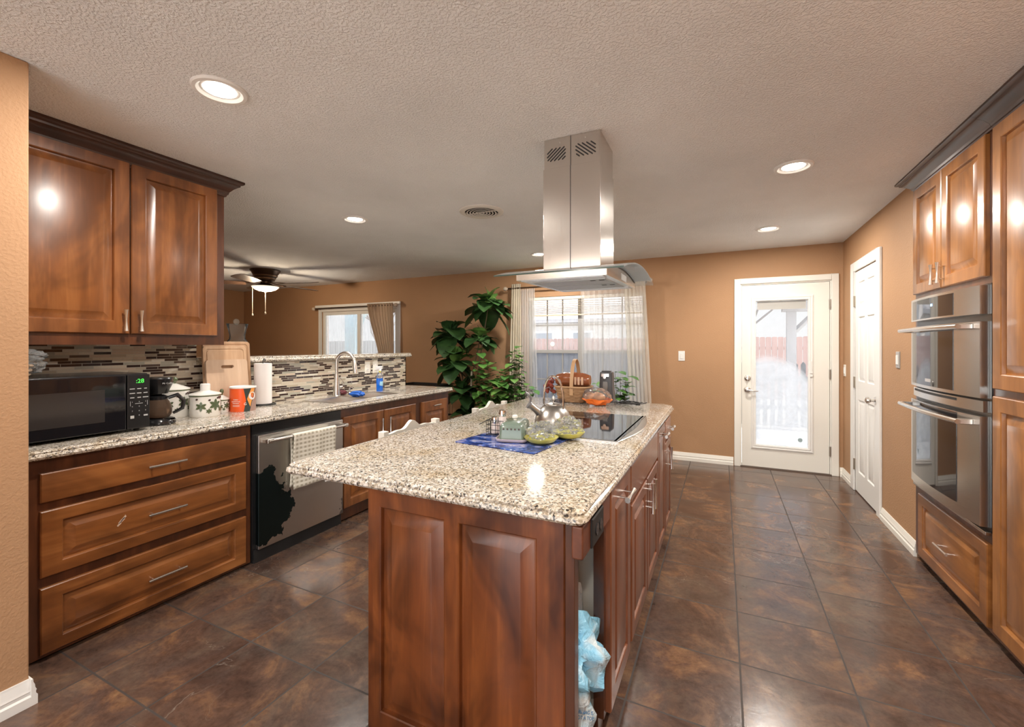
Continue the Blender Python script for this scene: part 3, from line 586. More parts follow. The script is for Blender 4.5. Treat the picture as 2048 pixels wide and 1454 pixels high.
# towel over handle
def towelm():
    m, n, b = newmat('waffle_towel'); c = coords(n, (1, 1, 1), world=True); sp = N(n, 'ShaderNodeSeparateXYZ'); n.links.new(c, sp.inputs[0])
    fy = math_(n, 'FRACT', math_(n, 'DIVIDE', sp.outputs[1], .031)); fz = math_(n, 'FRACT', math_(n, 'DIVIDE', sp.outputs[2], .028))
    k = math_(n, 'MULTIPLY', math_(n, 'LESS_THAN', fy, .5), math_(n, 'LESS_THAN', fz, .5)); k2 = math_(n, 'MULTIPLY', math_(n, 'LESS_THAN', fz, .5), .35)
    n.links.new(mix(n, math_(n, 'MAXIMUM', k, k2), (.70, .66, .57), (.38, .34, .26)), b.inputs['Base Color']); b.inputs['Roughness'].default_value = .95; bump(n, b, k, .3, .003); return m
M_towel = towelm(); XH = XF+.085
t = thing('dish_towel', (XH, 2.2, .40), 'beige and white checked kitchen towel hanging over the dishwasher handle', 'towel')
b = MB()
def tw(u, v):
    yy = 2.0+(.37-.03*v)*u+.008*math.sin(v*6); wv = .006*math.sin(u*9+v*5)+.004*math.sin(u*21+2)
    L = v*.72
    if L < .34: return V(XF+.052+.016*min(1, L*9 if 0 else 1)*(.0)+wv*.3+.006, yy, .762-.34+L)
    if L < .38: a = (L-.34)/.04*PI; return V(XH-math.cos(a)*.0165, yy, .762+math.sin(a)*.0165)
    return V(XH+.0165+.5*wv+.012*(L-.38), yy+.02*(L-.38)*(u-.5), .762-(L-.38)*1.02)
b.sheet(24, 60, tw); part('cloth', b, M_towel, t, sm=180, solid=.004)
b = MB(); b.box(XH+.016, XH+.021, 2.25, 2.278, .395, .425); part('care_tag', b, M_paper, t, sm=0)
# sink cabinet
t = base_unit('sink_cabinet', 2.484, 3.43, 'two door wooden base cabinet under the sink')
for (y0, y1, hy) in ((2.505, 2.947, 2.905), (2.957, 3.388, 3.0)):
    fr = FR((XF, y0, .10), (0, 1, 0), (0, 0, 1), (1, 0, 0)); b = MB(); panelled(b, fr, y1-y0, .71, .019, [(.062, y1-y0-.062, .062, .71-.062)], rise=.044)
    d = part('door', b, wood_v, t, sm=20); b = MB(); flared(b, (XF+.019, hy, .68), (0, 0, 1), .13, (1, 0, 0)); part('handle', b, M_nickel, d)
t = base_unit('pull_out_cabinet', 3.43, 3.955, 'narrow end base cabinet with a horizontal handle, right of the sink doors')
y0, y1 = 3.482, 3.92; fr = FR((XF, y0, .10), (0, 1, 0), (0, 0, 1), (1, 0, 0)); b = MB(); panelled(b, fr, y1-y0, .71, .019, [(.062, y1-y0-.062, .062, .71-.10)], rise=.044)
d = part('door', b, wood_v, t, sm=20); b = MB(); bar(b, (XF+.019, (y0+y1)/2, .762), (0, 1, 0), .12, (1, 0, 0)); part('handle', b, M_nickel, d)
b = MB(); b.box(XS+.01, XF-.0005, 3.955, 3.962, .03, .872); part('side_panel', b, frame_w, t, sm=0)
# worktop with sink opening
CT = .915
edge = [(0, .875), (.022, .875), (.030, .879), (.034, .888), (.030, .897), (.024, .901), (.026, .907), (.020, .913), (.010, CT), (0, CT)]
SX0, SX1, SY0, SY1 = -3.06, -2.70, 2.47, 3.28
b = MB(); xe = -2.645
b.loft([[V(xe+a, yy, z) for a, z in edge] for yy in (.717, 3.985)])
b.loft([[V(xx, 3.985+a*.6, z) for a, z in edge] for xx in (XS+.002, xe)])
b.box(XS+.002, xe, .717, SY0, .875, CT); b.box(XS+.002, xe, SY1, 3.985, .875, CT); b.box(XS+.002, SX0, SY0, SY1, .875, CT); b.box(SX1, xe, SY0, SY1, .875, CT)
part('worktop', b, M_gran, sm=25, label='speckled beige granite worktop along the left wall holding the sink', cat='worktop')
b = MB(); pr = [(-3.50, 1.236), (-3.215, 1.236), (-3.205, 1.242), (-3.200, 1.252), (-3.206, 1.262), (-3.212, 1.266), (-3.21, 1.274), (-3.22, 1.280), (-3.50, 1.280)]
b.loft([[V(a, yy, z) for a, z in pr] for yy in (1.777, 4.035)]); part('bar_top', b, M_gran, sm=25, label='narrow granite ledge on top of the tiled half wall', cat='worktop')
# sink
t = thing('sink', (-2.88, 2.87, .73), 'double bowl stainless sink set in the left granite worktop', 'sink')
b = MB(); b.box(SX0+.001, SX0+.022, SY0+.001, SY1-.001, .905, .9185); b.box(SX1-.022, SX1-.001, SY0+.001, SY1-.001, .905, .9185); b.box(SX0+.022, SX1-.022, SY0+.001, SY0+.022, .905, .9185); b.box(SX0+.022, SX1-.022, SY1-.022, SY1-.001, .905, .9185); b.box(SX0+.022, SX1-.022, 2.86, 2.895, .88, .917); part('rim', b, M_steely, t, sm=0, bevel=.003)
for (ya, yb) in ((SY0+.022, 2.86), (2.895, SY1-.022)):
    b = MB(); xa, xb = SX0+.022, SX1-.022; R = []
    for i, z in ((0, .912), (.004, .88), (.012, .77), (.03, .735), (.06, .73)): R.append([V(xa+i, ya+i, z), V(xb-i, ya+i, z), V(xb-i, yb-i, z), V(xa+i, yb-i, z)])
    b.loft(R, False, True); bo = part('bowl', b, M_steely, t, sm=40)
    b = MB(); b.lathe([(.04, 0), (.038, .004), (.02, .001), (.0001, .001)], ((xa+xb)/2, (ya+yb)/2, .7305), 20); part('drain', b, M_nickel, bo)
# faucet
t = thing('faucet', (-3.085, 2.80, CT), 'brushed nickel pull-down gooseneck faucet behind the sink', 'faucet')
bx, by = -3.085, 2.845
b = MB(); b.lathe([(.0001, 0), (.034, 0), (.036, .006), (.031, .012), (.0275, .06), (.024, .11), (.0195, .16), (.0155, .20), (.0001, .20)], (bx, by, CT), 24); part('base', b, M_nickel, t)
b = MB(); pts = [V(bx, by, CT+.19), V(bx, by, CT+.27)]
for k in range(13): a = k/12*PI*.92; pts.append(V(bx+.075-.075*math.cos(a)*1, by+.03-.03*math.cos(a), CT+.30+.085*math.sin(a)))
b.tube(pts, .0145, 14); part('spout', b, M_nickel, t)
e = pts[-1]; b = MB(); b.tube([e, e+V(.004, .002, -.03), e+V(.010, .004, -.085), e+V(.013, .005, -.115)], [.0155, .018, .021, .022], 16); part('spray_head', b, M_nickel, t)
b = MB(); b.tube([(bx, by+.02, CT+.075), (bx, by+.055, CT+.078)], [.019, .019], 14); b.tube([(bx, by+.05, CT+.085), (bx+.01, by+.075, CT+.11), (bx+.005, by+.05, CT+.15), (bx, by+.015, CT+.175)], .004, 8); part('lever', b, M_nickel, t)
t = thing('soap_dispenser', (-3.04, 2.99, CT), 'small nickel soap pump beside the faucet', 'soap dispenser')
b = MB(); b.lathe([(.0001, 0), (.016, 0), (.015, .012), (.008, .02), (.007, .06), (.0001, .062)], (-3.10, 3.01, CT), 16); part('pump', b, M_nickel, t)
b = MB(); b.tube([(-3.10, 3.01, CT+.062), (-3.07, 3.01, CT+.07), (-3.05, 3.01, CT+.062)], .0045, 8); part('nozzle', b, M_nickel, t)
b = MB(); b.blob((-2.885, 2.885, .942), (.075, .045, .026), .35, 3, 3, 3); part('dish_cloth', b, M_blue, sm=60, label='bright blue crumpled cloth lying on the sink divider', cat='cloth')
b = MB(); b.blob((-3.125, 2.95, .936), (.03, .045, .021), .4, 3, 3, 8); part('scrubber', b, mat('maroon', (.12, .02, .03), .6), sm=60, label='dark maroon scrubbing pad behind the blue cloth', cat='sponge')
# blue dish soap spray
t = thing('soap_bottle', (-3.06, 3.36, CT), 'blue dish soap spray bottle with clear top, right of the faucet', 'bottle'); c0 = (-3.06, 3.36, CT)
b = MB(); b.lathe([(.0001, 0), (.036, 0), (.038, .006), (.038, .125), (.036, .130), (.0001, .130)], c0, 24, sy=1, sx=.7); part('liquid', b, mat('blue_soap', (.0, .12, .62), .15, coat=.5), t)
b = MB(); b.lathe([(.0385, .126), (.037, .15), (.027, .165), (.018, .180), (.016, .195)], c0, 24, sx=.75, cap0=False); part('bottle_neck', b, M_cling, t)
b = MB(); b.lathe([(.018, .19), (.018, .215), (.012, .22), (.0001, .222)], c0, 16); b.box(c0[0]-.012, c0[0]+.012, c0[1]-.038, c0[1]+.03, CT+.215, CT+.245); b.box(c0[0]-.008, c0[0]+.008, c0[1]-.03, c0[1]-.02, CT+.185, CT+.216); part('spray_cap', b, mat('cap_white', (.8, .82, .85), .3), t, bevel=.003)
b = MB(); b.box(c0[0]+.0, c0[0]+.019, c0[1]-.018, c0[1]-.004, CT+.185, CT+.20); part('trigger', b, M_yellow, t, sm=0)
b = MB(); b.blob((c0[0]+.022, c0[1], CT+.075), (.007, .024, .034), .3, 2, 2, 5); part('label_patch', b, mat('label_lightblue', (.35, .65, .85), .3), t)
# outlets on backsplash
def outlet(loc, n, label, group=None, w_=.072, h_=.118, m=M_trimw, kind='outlet', nm='wall_outlet', cat='outlet'):
    t = thing(nm, loc, label, cat, group); fr = FR(Vector(loc), Vector((0, 0, 1)).cross(Vector(n)), (0, 0, 1), n)
    b = MB(); b.loft([ringrect(fr, -w_/2+i, w_/2-i, -h_/2+i, h_/2-i, h) for i, h in ((0, 0), (0, .003), (.003, .006))]); part('cover_plate', b, m, t, sm=20)
    if kind == 'outlet':
        for zc in (-.02, .02):
            b = MB(); b.loft([[fr.p(.016*math.cos(a), zc+.014*math.sin(a), h) for a in [2*PI*k/16 for k in range(16)]] for h in (.006, .0085)]); s_ = part('socket', b, M_white if m is M_trimw else m, t, sm=20)
            b = MB()
            for uu in (-.006, .006): b.loft([ringrect(fr, uu-.0012, uu+.0012, zc-.004, zc+.005, h) for h in (.0085, .009)])
            part('slots', b, M_blackm if m is M_trimw else M_nickel, s_, sm=0)
    else:
        b = MB(); b.loft([ringrect(fr, -.016, .016, -.033, .033, .006), ringrect(fr, -.016, .016, -.033, .033, .009), ringrect(fr, -.014, .014, -.031, .031, .012)]); part('rocker', b, M_white, t, sm=20)
    return t
outlet((XS+.0005, 3.375, 1.142), (1, 0, 0), 'white outlet on the mosaic tiles, left of the pair above the soap', 'outlets on the mosaic')
outlet((XS+.0005, 3.485, 1.142), (1, 0, 0), 'white switch plate on the mosaic tiles, right of the pair above the soap', 'outlets on the mosaic', kind='sw')
outlet((-.438, YB-.0005, 1.24), (0, -1, 0), 'white light switch on the back wall between window and glazed door', m=M_white, kind='sw', nm='light_switch', cat='switch')
outlet((XR-.0005, 5.53, 1.11), (-1, 0, 0), 'small light switch in the corner between the two white doors', m=M_trimw, kind='sw', nm='light_switch', cat='switch')
outlet((XR-.0005, 4.02, 1.262), (-1, 0, 0), 'grey plated light switch on the right wall beside the ovens', m=mat('plate_grey', (.45, .43, .40), .35, .5), kind='sw', nm='light_switch', cat='switch')
# ------------------------------------------------------------------ upper left cabinet
UF = -2.93
t = thing('wall_cabinet', (-3.08, 1.24, 1.368), 'glossy stained two door wall cabinet above the microwave', 'cabinet')
b = MB(); b.box(XS+.001, UF-.02, .718, 1.772, 1.372, 2.37); b.box(UF-.0199, UF, .718, 1.774, 1.369, 2.395); part('carcass', b, frame_w, t, sm=0)
for (y0, y1, hy) in ((.755, 1.262, 1.232), (1.268, 1.722, 1.302)):
    fr = FR((UF, y0, 1.428), (0, 1, 0), (0, 0, 1), (1, 0, 0)); hh = .942; b = MB(); panelled(b, fr, y1-y0, hh, .020, [(.066, y1-y0-.066, .066, hh-.066)], rise=.046)
    d = part('door', b, wood_v, t, sm=20); b = MB(); flared(b, (UF+.020, hy, 1.50), (0, 0, 1), .115, (1, 0, 0), r=.007); part('handle', b, M_nickel, d)
def crown(name, pts, label, mats=crown_w, h0=2.335, prj=.085, parent=None):
    """pts: polyline of (x,y) along the cabinet face with outward normals"""
    prof = [(0, 0), (.010, 0), (.012, .010), (.018, .014), (.022, .030), (.040, .052), (.060, .068), (.066, .070), (.068, .080), (.078, .084), (.085, .090), (.085, HZ-h0-.001), (0, HZ-h0-.001)]
    prof = [(a*prj/.085, z*(HZ-h0-.001)/.104 if k < len(prof)-2 else HZ-h0-.001) for k, (a, z) in enumerate(prof)]
    b = MB(); R = [[V(px+nx*a, py+ny*a, h0+z) for a, z in prof] for (px, py, nx, ny) in pts]; b.loft(R)
    return part(name, b, mats, parent, sm=25)
crown('crown_moulding', [(UF, .718, 1, 0), (UF, 1.774, 1, 1), (XS, 1.776, 0, 1)], '', parent=t)
# ------------------------------------------------------------------ microwave
MF = -2.765
t = thing('microwave', (-2.95, 1.03, CT), 'black countertop microwave under the left wall cabinet', 'microwave')
b = MB(); b.box(-3.16, MF-.02, .735, 1.288, CT+.012, 1.217); part('case', b, M_black, t, sm=0, bevel=.006)
for (xx, yy) in ((-3.12, .78), (-3.12, 1.25), (-2.82, .78), (-2.82, 1.25)):
    b = MB(); b.lathe([(.012, 0), (.014, .013)], (xx, yy, CT), 12); part('foot', b, M_blackm, t)
b = MB(); b.box(MF-.02, MF+.002, .737, 1.183, CT+.016, 1.213); d = part('door', b, M_bglass, t, sm=0, bevel=.005)
b = MB(); b.box(MF+.0021, MF+.003, .80, 1.095, .985, 1.145); part('window', b, mat('mw_window', (.032, .028, .027), .10), d, sm=0)
b = MB(); b.box(MF-.02, MF+.001, 1.187, 1.286, CT+.016, 1.213); d = part('control_panel', b, M_black, t, sm=0, bevel=.004)
M_led = mat('led_green', (.02, .5, .03), .5, emit=(.10, 1, .10), es=.9); M_key = mat('key_grey', (.42, .42, .42), .5); RX = facing((1, 0, 0))
text('clock_digits', ':28', .030, (MF+.0012, 1.242, 1.178), RX, M_led, d)
b = MB()
for r_, (zz, ws) in enumerate(((1.139, (.022, .018, .012)), (1.116, (.024, .020, .018)), (1.093, (.018, .016, .024)))):
    for yy, w_ in zip((1.208, 1.238, 1.266), ws): b.box(MF+.001, MF+.0016, yy-w_/2, yy+w_/2, zz-.0022, zz+.0022)
b.box(MF+.001, MF+.0016, 1.220, 1.254, 1.0605, 1.0628); b.box(MF+.001, MF+.0016, 1.199, 1.2005, 1.05, 1.075); b.box(MF+.001, MF+.0016, 1.2735, 1.275, 1.05, 1.075)
b.box(MF+.001, MF+.0016, 1.200, 1.216, .985, 1.0); b.box(MF+.001, MF+.0016, 1.258, 1.276, .993, 1.001); part('key_marks', b, M_key, d, sm=0)
for k, ch in enumerate('1234567890'):
    r_, c_ = (k//3, k % 3) if k < 9 else (3, 1); text('key_digit', ch, .0085, (MF+.0014, (1.208, 1.238, 1.266)[c_], 1.070-r_*.0235), RX, M_key, d)
# bread bag on the microwave
t = thing('tortilla_bag', (-2.92, .80, 1.218), 'clear plastic bag of flatbread lying on the microwave beside the wall', 'bread bag')
b = MB()
for k in range(3): b.lathe([(.0001, 0), (.095, .001), (.10, .007), (.095, .014), (.0001, .016)], (-2.93, .80, 1.223+k*.02), 24, sx=.8, sy=.85+.05*k)
part('flatbread', b, mat('bread', (.62, .45, .32), .8), t, label='stack of pale flatbread')
b = MB(); b.blob((-2.93, .81, 1.272), (.11, .115, .054), .30, 3.2, 4, 4, flat=-.052); b.blob((-2.90, .86, 1.318), (.06, .07, .03), .5, 3, 3, 9); part('plastic_bag', b, M_cling, t, sm=50)
# coffee maker
t = thing('coffee_maker', (-2.93, 1.40, CT), 'small black drip coffee maker between microwave and white canisters', 'coffee maker'); cx, cy = -2.93, 1.40
b = MB(); b.lathe([(.0001, 0), (.078, 0), (.082, .008), (.080, .022), (.070, .034), (.0001, .036)], (cx, cy, CT), 32, sx=1.25); part('base', b, M_black, t)
b = MB(); b.box(cx-.10, cx-.055, cy-.055, cy+.055, CT+.02, CT+.26); part('tower', b, M_black, t, sm=0, bevel=.01)
b = MB(); b.lathe([(.0001, 0), (.045, 0), (.052, .02), (.066, .055), (.070, .085), (.066, .092), (.0001, .095)], (cx+.005, cy, CT+.175), 28, sx=1.15); part('brew_basket', b, M_black, t)
b = MB(); b.lathe([(.0001, .0), (.052, .0), (.062, .018), (.064, .05), (.052, .085), (.040, .105)], (cx+.01, cy, CT+.040), 28, cap1=False); ca = part('carafe', b, mat('smoked_glass', (.30, .20, .14), .05, trans=.8, ior=1.2), t)
b = MB(); b.lathe([(.043, .100), (.045, .118), (.025, .128), (.0001, .13)], (cx+.01, cy, CT+.040), 24); part('lid', b, M_black, ca)
b = MB(); b.tube([(cx+.05, cy+.03, CT+.15), (cx+.075, cy+.065, CT+.165), (cx+.09, cy+.09, CT+.13), (cx+.085, cy+.085, CT+.085), (cx+.06, cy+.05, CT+.06)], [.010, .012, .012, .011, .008], 10); part('carafe_handle', b, M_black, ca)
b = MB(); b.obox((cx+.085, cy+.02, CT+.030), Matrix.Rotation(math.radians(40), 3, 'Y'), (.010, .03, .002)); part('front_plate', b, M_chrome, t, bevel=.002)
text('name_marks', 'Mr Coffee', .014, (cx+.085, cy+.012, CT+.235), RX, M_key, t)
# canisters
def leafp(b, c, R, ang, L, W, rad):
    """a painted leaf on a cylinder of radius rad (angle, height) about c"""
    n_ = 7
    up, dn = [], []
    for k in range(n_+1):
        s = k/n_; wdt = W*math.sin(PI*s)**.7; up.append((s*L, wdt)); dn.append((s*L, -wdt))
    pts = up+dn[::-1][1:-1]; out = []
    for p, q in pts:
        a = R[0]+(p*math.cos(ang)-q*math.sin(ang))/rad[0]; z = R[1]+p*math.sin(ang)+q*math.cos(ang)
        out.append(V(c[0]+rad[0]*math.cos(a), c[1]+rad[1]*math.sin(a), z))
    b.poly(out)
def canister(c, r, h, label, lid_h, knob, ry=None, big=1):
    t = thing('canister', c, label, 'canister', 'floral ceramic canisters'); ry = ry or r
    b = MB(); b.lathe([(.0001, 0), (r*.93, 0), (r*.97, .006), (r*.99, h*.5), (r, h*.96), (r*1.02, h)], c, 40, sy=ry/r, cap1=True)
    b.mi = 1; b.lathe([(r*1.022, h-.006), (r*1.04, h-.003), (r*1.03, h+.001)], c, 40, sy=ry/r, cap0=False, cap1=False)
    for (aa, zz, s) in ((-.15, .55, 1), (.75, .62, .75), (-1.1, .5, .8), (.35, .32, .5), (-.6, .28, .45)):
        for k in range(6): leafp(b, c, (aa+.35, c[2]+h*zz), k*PI/3+.5, .024*big*s, .0058*big*s, (r*1.003+.0008, ry*1.003+.0008))
    b.mi = 2
    for (aa, zz) in ((.1, .82), (.22, .85), (.32, .82), (.42, .86), (.52, .83), (-.5, .75), (1.1, .8), (-1.3, .8)): leafp(b, c, (aa+.2, c[2]+h*zz), .6, .010*big, .004*big, (r*1.003+.0012, ry*1.003+.0012))
    part('jar', b, [M_porc, M_green, M_dots], t, sm=50)
    b = MB(); b.lathe([(r*1.04, .001), (r*1.04, .006), (r*.9, .012), (r*.45, .012+lid_h*.6), (r*.2, .012+lid_h), (.0001, .013+lid_h)], (c[0], c[1], c[2]+h), 36, sy=ry/r)
    l = part('lid', b, M_porc, t, sm=50)
    b = MB(); z = c[2]+h+.012+lid_h
    if knob == 'green': b.lathe([(r*.16, -.002), (r*.14, .008), (r*.26, .018), (r*.28, .03), (r*.18, .04), (.0001, .043)], (c[0], c[1], z), 20); part('knob', b, M_green, l)
    else: b.lathe([(r*.34, -.012), (r*.34, .036), (r*.30, .040), (.0001, .038)], (c[0], c[1], z), 24); part('knob', b, M_white, l)
    return t
canister((-3.135, 1.585, CT), .085, .172, 'largest white floral canister with green knob, behind the coffee maker', .025, 'green', big=1.5)
canister((-2.985, 1.69, CT), .080, .136, 'oval white floral canister with plain white cap, second largest', .018, 'white', ry=.086, big=1.6)
canister((-3.050, 1.832, CT), .043, .085, 'smallest floral canister beside the orange drink tub', .018, 'green', big=.95)
# drink powder tub
t = thing('drink_powder_tub', (-3.0, 1.945, CT), 'orange cardboard drink powder tub with a lightning bolt logo, right of the canisters', 'tub'); c0 = V(-3.0, 1.945, CT); r = .078
def tubm():
    m, n, b = newmat('tub_print'); tcn = N(n, 'ShaderNodeTexCoord'); sp = N(n, 'ShaderNodeSeparateXYZ'); n.links.new(tcn.outputs['Object'], sp.inputs[0])
    y = math_(n, 'ADD', math_(n, 'MULTIPLY', sp.outputs[0], .544), math_(n, 'MULTIPLY', sp.outputs[1], .839)); z = sp.outputs[2]
    e1 = math_(n, 'GREATER_THAN', y, math_(n, 'SUBTRACT', .018, math_(n, 'MULTIPLY', math_(n, 'ABSOLUTE', math_(n, 'SUBTRACT', z, .075)), .18)))
    c = mix(n, e1, (.78, .10, .015), (.035, .05, .045))
    bolt = math_(n, 'MULTIPLY', math_(n, 'GREATER_THAN', y, math_(n, 'ADD', .024, math_(n, 'MULTIPLY', math_(n, 'ABSOLUTE', math_(n, 'SUBTRACT', z, .085)), .35))), math_(n, 'LESS_THAN', y, math_(n, 'ADD', .036, math_(n, 'MULTIPLY', z, .22))))
    c = mix(n, bolt, c, (.80, .33, .07)); far = math_(n, 'GREATER_THAN', y, math_(n, 'ADD', .040, math_(n, 'MULTIPLY', z, .22))); c = mix(n, far, c, (.35, .22, .18))
    n.links.new(c, b.inputs['Base Color']); b.inputs['Roughness'].default_value = .35; return m
b = MB(); b.lathe([(.0001, 0), (r, 0), (r, .158), (.0001, .158)], c0, 48); part('tub_wall', b, tubm(), t)
b = MB(); b.lathe([(r*1.005, 0), (r*1.05, .001), (r*1.05, .010), (r*.98, .012), (r*.95, .006), (.0001, .006)], (c0.x, c0.y, CT+.157), 40); part('lid', b, M_white, t)
def on_cyl(a, z, R): return (c0.x+R*math.cos(a), c0.y+R*math.sin(a), CT+z)
n_ = 24; b = MB(); b.poly([V(*on_cyl(.20+.33*math.cos(k*2*PI/n_), .105+.027*math.sin(k*2*PI/n_), r+.0012)) for k in range(n_)]); part('logo_disc', b, M_white, t, sm=0)
a = .20; text('logo_letter', 'G', .038, on_cyl(a, .105, r+.002), facing((math.cos(a), math.sin(a), 0)), M_red, t)
a = -.40; text('logo_letter', 'G', .024, on_cyl(a, .052, r+.0012), facing((math.cos(a), math.sin(a), 0)), M_white, t)
a = -1.12
for k, s in enumerate(('THIRST', 'QUENCHER', 'ORANGE')): text('small_print', s, .0105, on_cyl(a, .082-k*.012, r+.0014), facing((math.cos(a), math.sin(a), 0)), M_white, t)
b = MB(); [b.poly([V(*on_cyl(a-.3, z, r+.001)), V(*on_cyl(a+.0, z, r+.001)), V(*on_cyl(a+.3, z, r+.001)), V(*on_cyl(a+.3, z+.0022, r+.001)), V(*on_cyl(a, z+.0022, r+.001)), V(*on_cyl(a-.3, z+.0022, r+.001))]) for z in (.044, .036)]; part('print_rule', b, M_white, t, sm=0)
# paper towel
t = thing('paper_towel_holder', (-3.142, 2.192, CT), 'white paper towel roll on a black wire stand beside the cutting boards', 'paper towel'); c0 = (-3.142, 2.192, CT)
b = MB(); b.lathe([(.0001, .002), (.066, .002), (.068, .008), (.0001, .009)], c0, 32); b.tube([(c0[0]+.085*math.cos(a), c0[1]+.085*math.sin(a), CT+.006) for a in [k*2*PI/24 for k in range(24)]], .004, 8, closed=True); part('base', b, M_blackm, t)
b = MB(); b.tube([(c0[0], c0[1], CT), (c0[0], c0[1], CT+.335), (c0[0], c0[1]+.008, CT+.35), (c0[0], c0[1]+.018, CT+.345), (c0[0], c0[1]+.015, CT+.330)], .004, 8); part('post', b, M_blackm, t)
b = MB(); b.lathe([(.018, .012), (.060, .012), (.0605, .315), (.018, .315)], c0, 40); part('paper_roll', b, M_paper, t)
# cutting boards
def rrect(w_, h_, r, n_=6):
    out = []
    for cx_, cy_, a0 in ((w_/2-r, h_-r, 0), (-w_/2+r, h_-r, PI/2), (-w_/2+r, r, PI), (w_/2-r, r, 1.5*PI)):
        for k in range(n_+1): a = a0+k/n_*PI/2; out.append((cx_+r*math.cos(a), cy_+r*math.sin(a)))
    return out
def board(c, w_, h_, tilt, label, slot=False, groove=True, bm_=None):
    t = part('cutting_board', MB().box(0, .001, 0, .001, 0, .001), bamboo, world=False) if 0 else None
    b = MB(); ct, st = math.cos(tilt), math.sin(tilt); th = .016
    def P(y, z, d): return V(c[0]-z*st+d*ct, c[1]+y, c[2]+z*ct+d*st)
    O = rrect(w_, h_, .022)
    def ring(ins, d): s = [( (1-2*ins/w_)*y, ins+(1-2*ins/h_)*z) for y, z in O]; return [P(y, z, d) for y, z in s]
    if slot:
        S = [(.045*math.cos(a)*1.0 if 0 else (.032*(1 if math.cos(a) > 0 else -1)+.012*math.cos(a)), h_-.050+.011*math.sin(a)) for a in [2*PI*(k+.5)/28 for k in range(28)]]
        for d0 in (0, th):
            A = [b.v(P(y, z, d0)) for y, z in O]; B = [b.v(P(y, z, d0)) for y, z in S]
            ed = [b.bm.edges.new((q[i], q[(i+1) % len(q)])) for q in (A, B) for i in range(len(q))]
            bmesh.ops.triangle_fill(b.bm, use_beauty=True, edges=ed)
        for q in (O, S): b.loft([[P(y, z, d) for y, z in q] for d in (0, th)], False, False)
    else:
        b.loft([ring(0, 0), ring(0, th-.002), ring(.002, th)]+([ring(.018, th), ring(.020, th-.003), ring(.026, th-.003), ring(.028, th)] if groove else []))
    return part('cutting_board', b, bm_ or bamboo, sm=30, label=label, cat='cutting board', group='bamboo cutting boards leaning on the backsplash')
board((-3.172, 1.955, CT), .33, .478, .075, 'largest bamboo cutting board, at the back of the leaning three', bm_=bamboo3)
board((-3.143, 1.925, CT), .30, .445, .09, 'middle bamboo cutting board with a juice groove, between the other two')
board((-3.106, 1.915, CT), .285, .352, .105, 'smallest bamboo cutting board with a hand slot, in front', slot=True, bm_=bamboo2)
# vase
t = thing('glass_vase', (-3.40, 2.16, 1.281), 'clear flared glass vase on the granite ledge beside the wall cabinet', 'vase')
b = MB(); b.lathe([(.0001, 0), (.050, 0), (.052, .012), (.058, .05), (.072, .095), (.070, .115), (.055, .135), (.052, .16), (.060, .20), (.072, .245), (.074, .252), (.068, .25), (.055, .20), (.047, .16), (.050, .135), (.064, .115), (.066, .095), (.050, .03), (.0001, .02)], (-3.40, 2.16, 1.281), 40); part('vessel', b, M_vase, t, sm=60)
# ------------------------------------------------------------------ island
IX0, IX1, IY0, IY1 = -1.515, -.335, 1.142, 3.57
t = part('worktop', MB(), M_gran, world=False) if 0 else None
b = MB()
def isl_ring(out, z):
    x0, x1, y0, y1 = IX0-out, IX1+out, IY0-out, IY1+out; r = .035; c = .06; pts = []
    for (cx_, cy_, a0) in ((x0+r, y0+r, PI), (x1-r, y0+r, 1.5*PI)):
        for k in range(5): a = a0+k/4*PI/2; pts.append(V(cx_+r*math.cos(a), cy_+r*math.sin(a), z))
    pts += [V(x1, y1-c, z), V(x1-c, y1, z), V(x0+c, y1, z), V(x0, y1-c, z)]; return pts
b.loft([isl_ring(-.010, .875), isl_ring(0, .878), isl_ring(.006, .886), isl_ring(.004, .896), isl_ring(-.004, .901), isl_ring(-.003, .908), isl_ring(-.010, .914), isl_ring(-.016, CT)])
part('worktop', b, M_gran, sm=25, label='large speckled granite island worktop overhanging the wooden island', cat='worktop')
BX0, BX1, BY0, BY1 = -1.13, -.365, 1.20, 3.50
t = thing('kitchen_island', ((BX0+BX1)/2, 2.35, 0), 'stained wooden kitchen island base with panelled end and doors along its right side', 'kitchen island')
b = MB(); NY = 1.52   # open niche at the near right corner
b.box(BX0, BX0+.02, BY0, BY1, 0, .874); b.box(BX0+.02, BX1-.02, BY1-.02, BY1, 0, .874); b.box(BX0+.02, -.80, BY0, BY1-.02, 0, .10)
b.box(-.80, BX1-.02, 1.54, BY1-.02, .06, .10); b.box(-.80, -.785, BY0, 1.54, 0, .86)
b.box(BX1-.02, BX1, 1.49, BY1, .085, .872); b.box(-.80, BX1-.02, 1.54, 1.555, .0, .86); b.box(BX1-.036, BX1-.02, 1.49, 1.539, 0, .872); part('carcass', b, frame_w, t, sm=0)
b = MB(); b.box(-.7849, BX1-.037, 1.530, 1.5395, 0, .86); part('niche_back_panel', b, mat('raw_board', (.52, .47, .40), .85), t, sm=0)
b = MB(); b.box(BX0+.03, BX1-.055, 1.56, BY1-.03, 0, .059); part('toe_kick', b, frame_w, t, sm=0)
b = MB(); fr = FR((BX0, BY0, 0), (1, 0, 0), (0, 0, 1), (0, -1, 0)); W_ = -.40-BX0
panelled(b, fr, W_, .874, .020, [(.055, .325, .09, .805), (.375, .645, .09, .805)], dp=.016, rise=.052); part('end_panel', b, isl_end, t, sm=20)
b = MB(); b.box(-.3999, -.372, BY0-.018, BY0+.02, 0, .872); part('corner_post', b, frame_w, t, sm=0, bevel=.002)
b = MB(); b.box(-.80, -.4001, BY0, BY0+.004, 0, .80); 
part('end_backing', b, frame_w, t, sm=0)
fx = BX1
b = MB(); b.box(BX1-.012, BX1+.022, 1.165, 1.488, .775, .868); ap = part('apron_board', b, oak_w, t, sm=0, bevel=.006, label='oak rail holding the black outlet')
